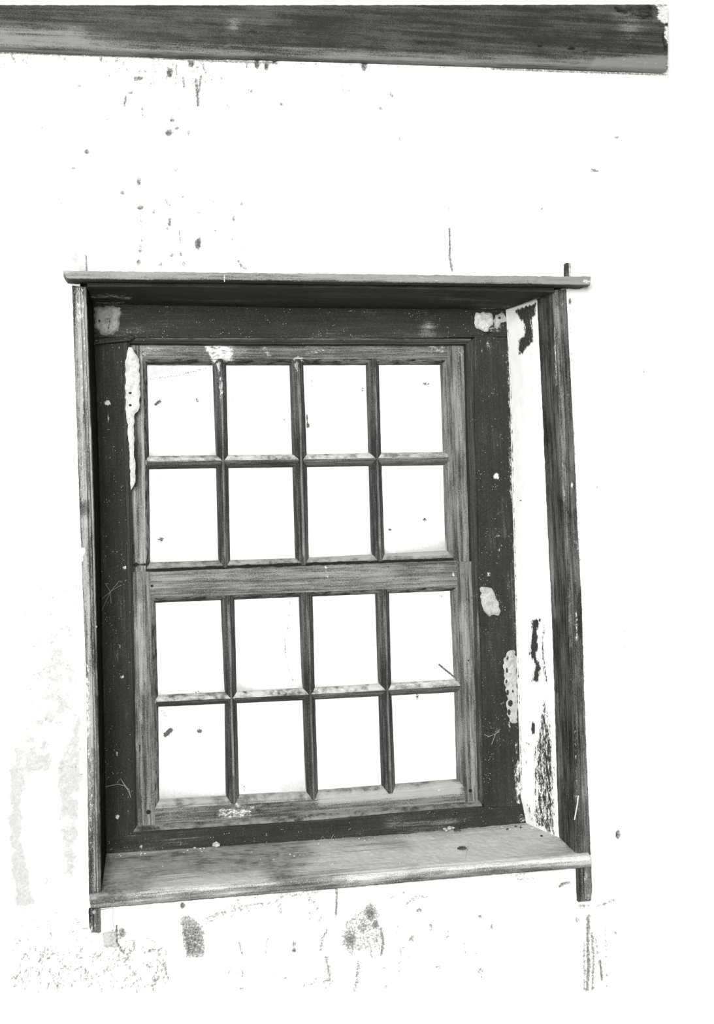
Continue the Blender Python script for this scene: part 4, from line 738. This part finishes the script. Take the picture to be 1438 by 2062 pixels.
def crumb(u, v, r, mat, name, label, cat, group, seed, flat=.6):
    rr = np.random.default_rng(seed); c = sill_pt(u, v); bm = bmesh.new(); bmesh.ops.create_icosphere(bm, subdivisions=1, radius=1)
    V = np.array([x.co[:] for x in bm.verts]); F = [tuple(q.index for q in f.verts) for f in bm.faces]; bm.free()
    V *= (.45+.6*vnoise(V, 1.3, seed)+.5*vnoise(V, 3.1, seed+1))[:, None]*np.array([1, rr.uniform(.6, 1.1), flat])*r
    a = rr.uniform(0, 6.28); R = np.array([[math.cos(a), -math.sin(a), 0], [math.sin(a), math.cos(a), 0], [0, 0, 1]]); V = V @ R.T
    V = V - [0, 0, V[:, 2].min()+.0006] + c
    make(name, V, F, mat, label=label, category=cat, group=group)
CR = random.Random(5); k = 0
for (u, v, r) in [(905, 1671, .007), (899, 1674, .005), (912, 1669, .005), (895, 1671, .004)]:
    crumb(u, v, r, M['crumb'], 'plaster_crumb', 'white plaster crumb in the small pile at the back of the sill', 'crumb', 'plaster crumbs on the sill', 400+k); k += 1
for (u, v, r) in [(922, 1671, .006), (918, 1674, .005), (930, 1668, .004), (926, 1674, .003)]:
    crumb(u, v, r, M['crumb_dark'], 'dirt_crumb', 'dark dirt crumb beside the white crumbs at the back of the sill', 'crumb', 'dirt crumbs on the sill', 430+k); k += 1
for i in range(16):
    u = CR.uniform(1008, 1074); v = 1667-(u-1008)*.035+CR.uniform(-2.5, 4.5); dk = i % 4 == 0
    crumb(u, v, CR.uniform(.0018, .0044), M['crumb_dark' if dk else 'crumb'], 'dirt_crumb' if dk else 'plaster_crumb', ('dark dirt' if dk else 'pale plaster') + ' crumb in the heap at the right back corner of the sill', 'crumb', 'crumbs in the right corner of the sill', 460+i)
for i in range(14):
    u = CR.uniform(222, 420); v = 1719-(u-214)*.066+CR.uniform(1.5, 9)
    crumb(u, v, CR.uniform(.0016, .0036), M['crumb'], 'plaster_crumb', 'tiny pale crumb scattered along the back of the sill at left', 'crumb', 'scattered crumbs at the left of the sill', 490+i)
for i in range(12):
    u = CR.uniform(630, 860); v = 1690-(u-640)*.068+CR.uniform(3, 10)
    crumb(u, v, CR.uniform(.0015, .0032), M['crumb'], 'plaster_crumb', 'tiny pale crumb scattered along the middle of the sill back', 'crumb', 'scattered crumbs in the middle of the sill', 520+i)
for i, (u, v, r) in enumerate([(584, 1721, .003), (593, 1724, .0028), (604, 1722, .002), (551, 1731, .0022), (525, 1731, .002), (670, 1740, .0025), (714, 1737, .002), (507, 1716, .002), (328, 1745, .002), (805, 1738, .003), (1006, 1689, .0022), (809, 1725, .0026)]):
    crumb(u, v, r, M['crumb'], 'plaster_crumb', 'single small white crumb lying out on the open top of the sill', 'crumb', 'crumbs out on the sill top', 550+i)
crumb(1091, 1685, .004, M['crumb_dark'], 'dirt_crumb', 'lone dark crumb on the sill near the foot of the white lining', 'crumb', 'dirt crumbs on the sill', 570)
crumb(436, 1706, .010, M['crumb'], 'mortar_lump', 'low pale mortar lump at the back of the sill left of centre', 'crumb', 'plaster crumbs on the sill', 575, .5)
# dry insect with bent legs on the sill
c = sill_pt(931, 1711); parts = []
bmv = [c+[x, 0, .003+.001*math.sin(i)] for i, x in enumerate((-.011, -.006, 0, .006, .010))]
parts.append(tube(bmv, [.0012, .0032, .0036, .0028, .001], 7))
for s in (-1, 1):
    for q in (-.005, 0, .005): parts.append(tube([c+[q, 0, .003], c+[q+.002, s*.006, .006], c+[q+.004, s*.010, .0006]], .0005, 4))
V, F = join(parts); make('dead_insect', V, F, M['crumb_dark'], smooth=50, label='small dark dried insect lying on the sill below the right pane column', category='insect')
P = [sill_pt(943, 1706)+[0, 0, .004], sill_pt(940, 1716)+[0, 0, .003], sill_pt(936, 1732)+[0, 0, .001]]
straw(P, .0007, M['straw'], 'straw', 'thin pale straw lying on the sill beside the dried insect', 'straw')
# cobwebs
def web(threads, Y, label, r=.0007):
    parts = [tube([pt(u, v, Y, SL) for u, v in t], r, 4) for t in threads]
    V, F = join(parts); make('cobweb', V, F, M['web'], label=label, category='cobweb')
web([[(210, 1585), (222, 1582), (238, 1579), (252, 1583)], [(236, 1576), (243, 1568), (252, 1583), (262, 1598), (266, 1592)], [(252, 1583), (260, 1590), (263, 1606), (261, 1598)], [(243, 1568), (258, 1590)]], D-.004, 'dusty cobweb strands low on the left jamb of the window frame')
web([[(982, 1484), (998, 1478), (1007, 1468)], [(998, 1478), (990, 1499)], [(975, 1479), (985, 1483)], [(1000, 1476), (1006, 1473)]], D-.004, 'dusty forked cobweb on the right jamb below the middle')
web([[(204, 1232), (214, 1210), (222, 1192), (232, 1185), (245, 1178)], [(212, 1174), (222, 1192), (224, 1215)], [(222, 1192), (240, 1170), (246, 1172)], [(206, 1205), (222, 1192)]], D-.004, 'faint cobweb threads halfway down the left jamb', .0005)
web([[(632, 1690), (640, 1700), (650, 1684), (662, 1698), (672, 1680)], [(640, 1692), (660, 1690), (680, 1696)]], D-.006, 'matted cobweb along the bottom rail above the sill', .0006)
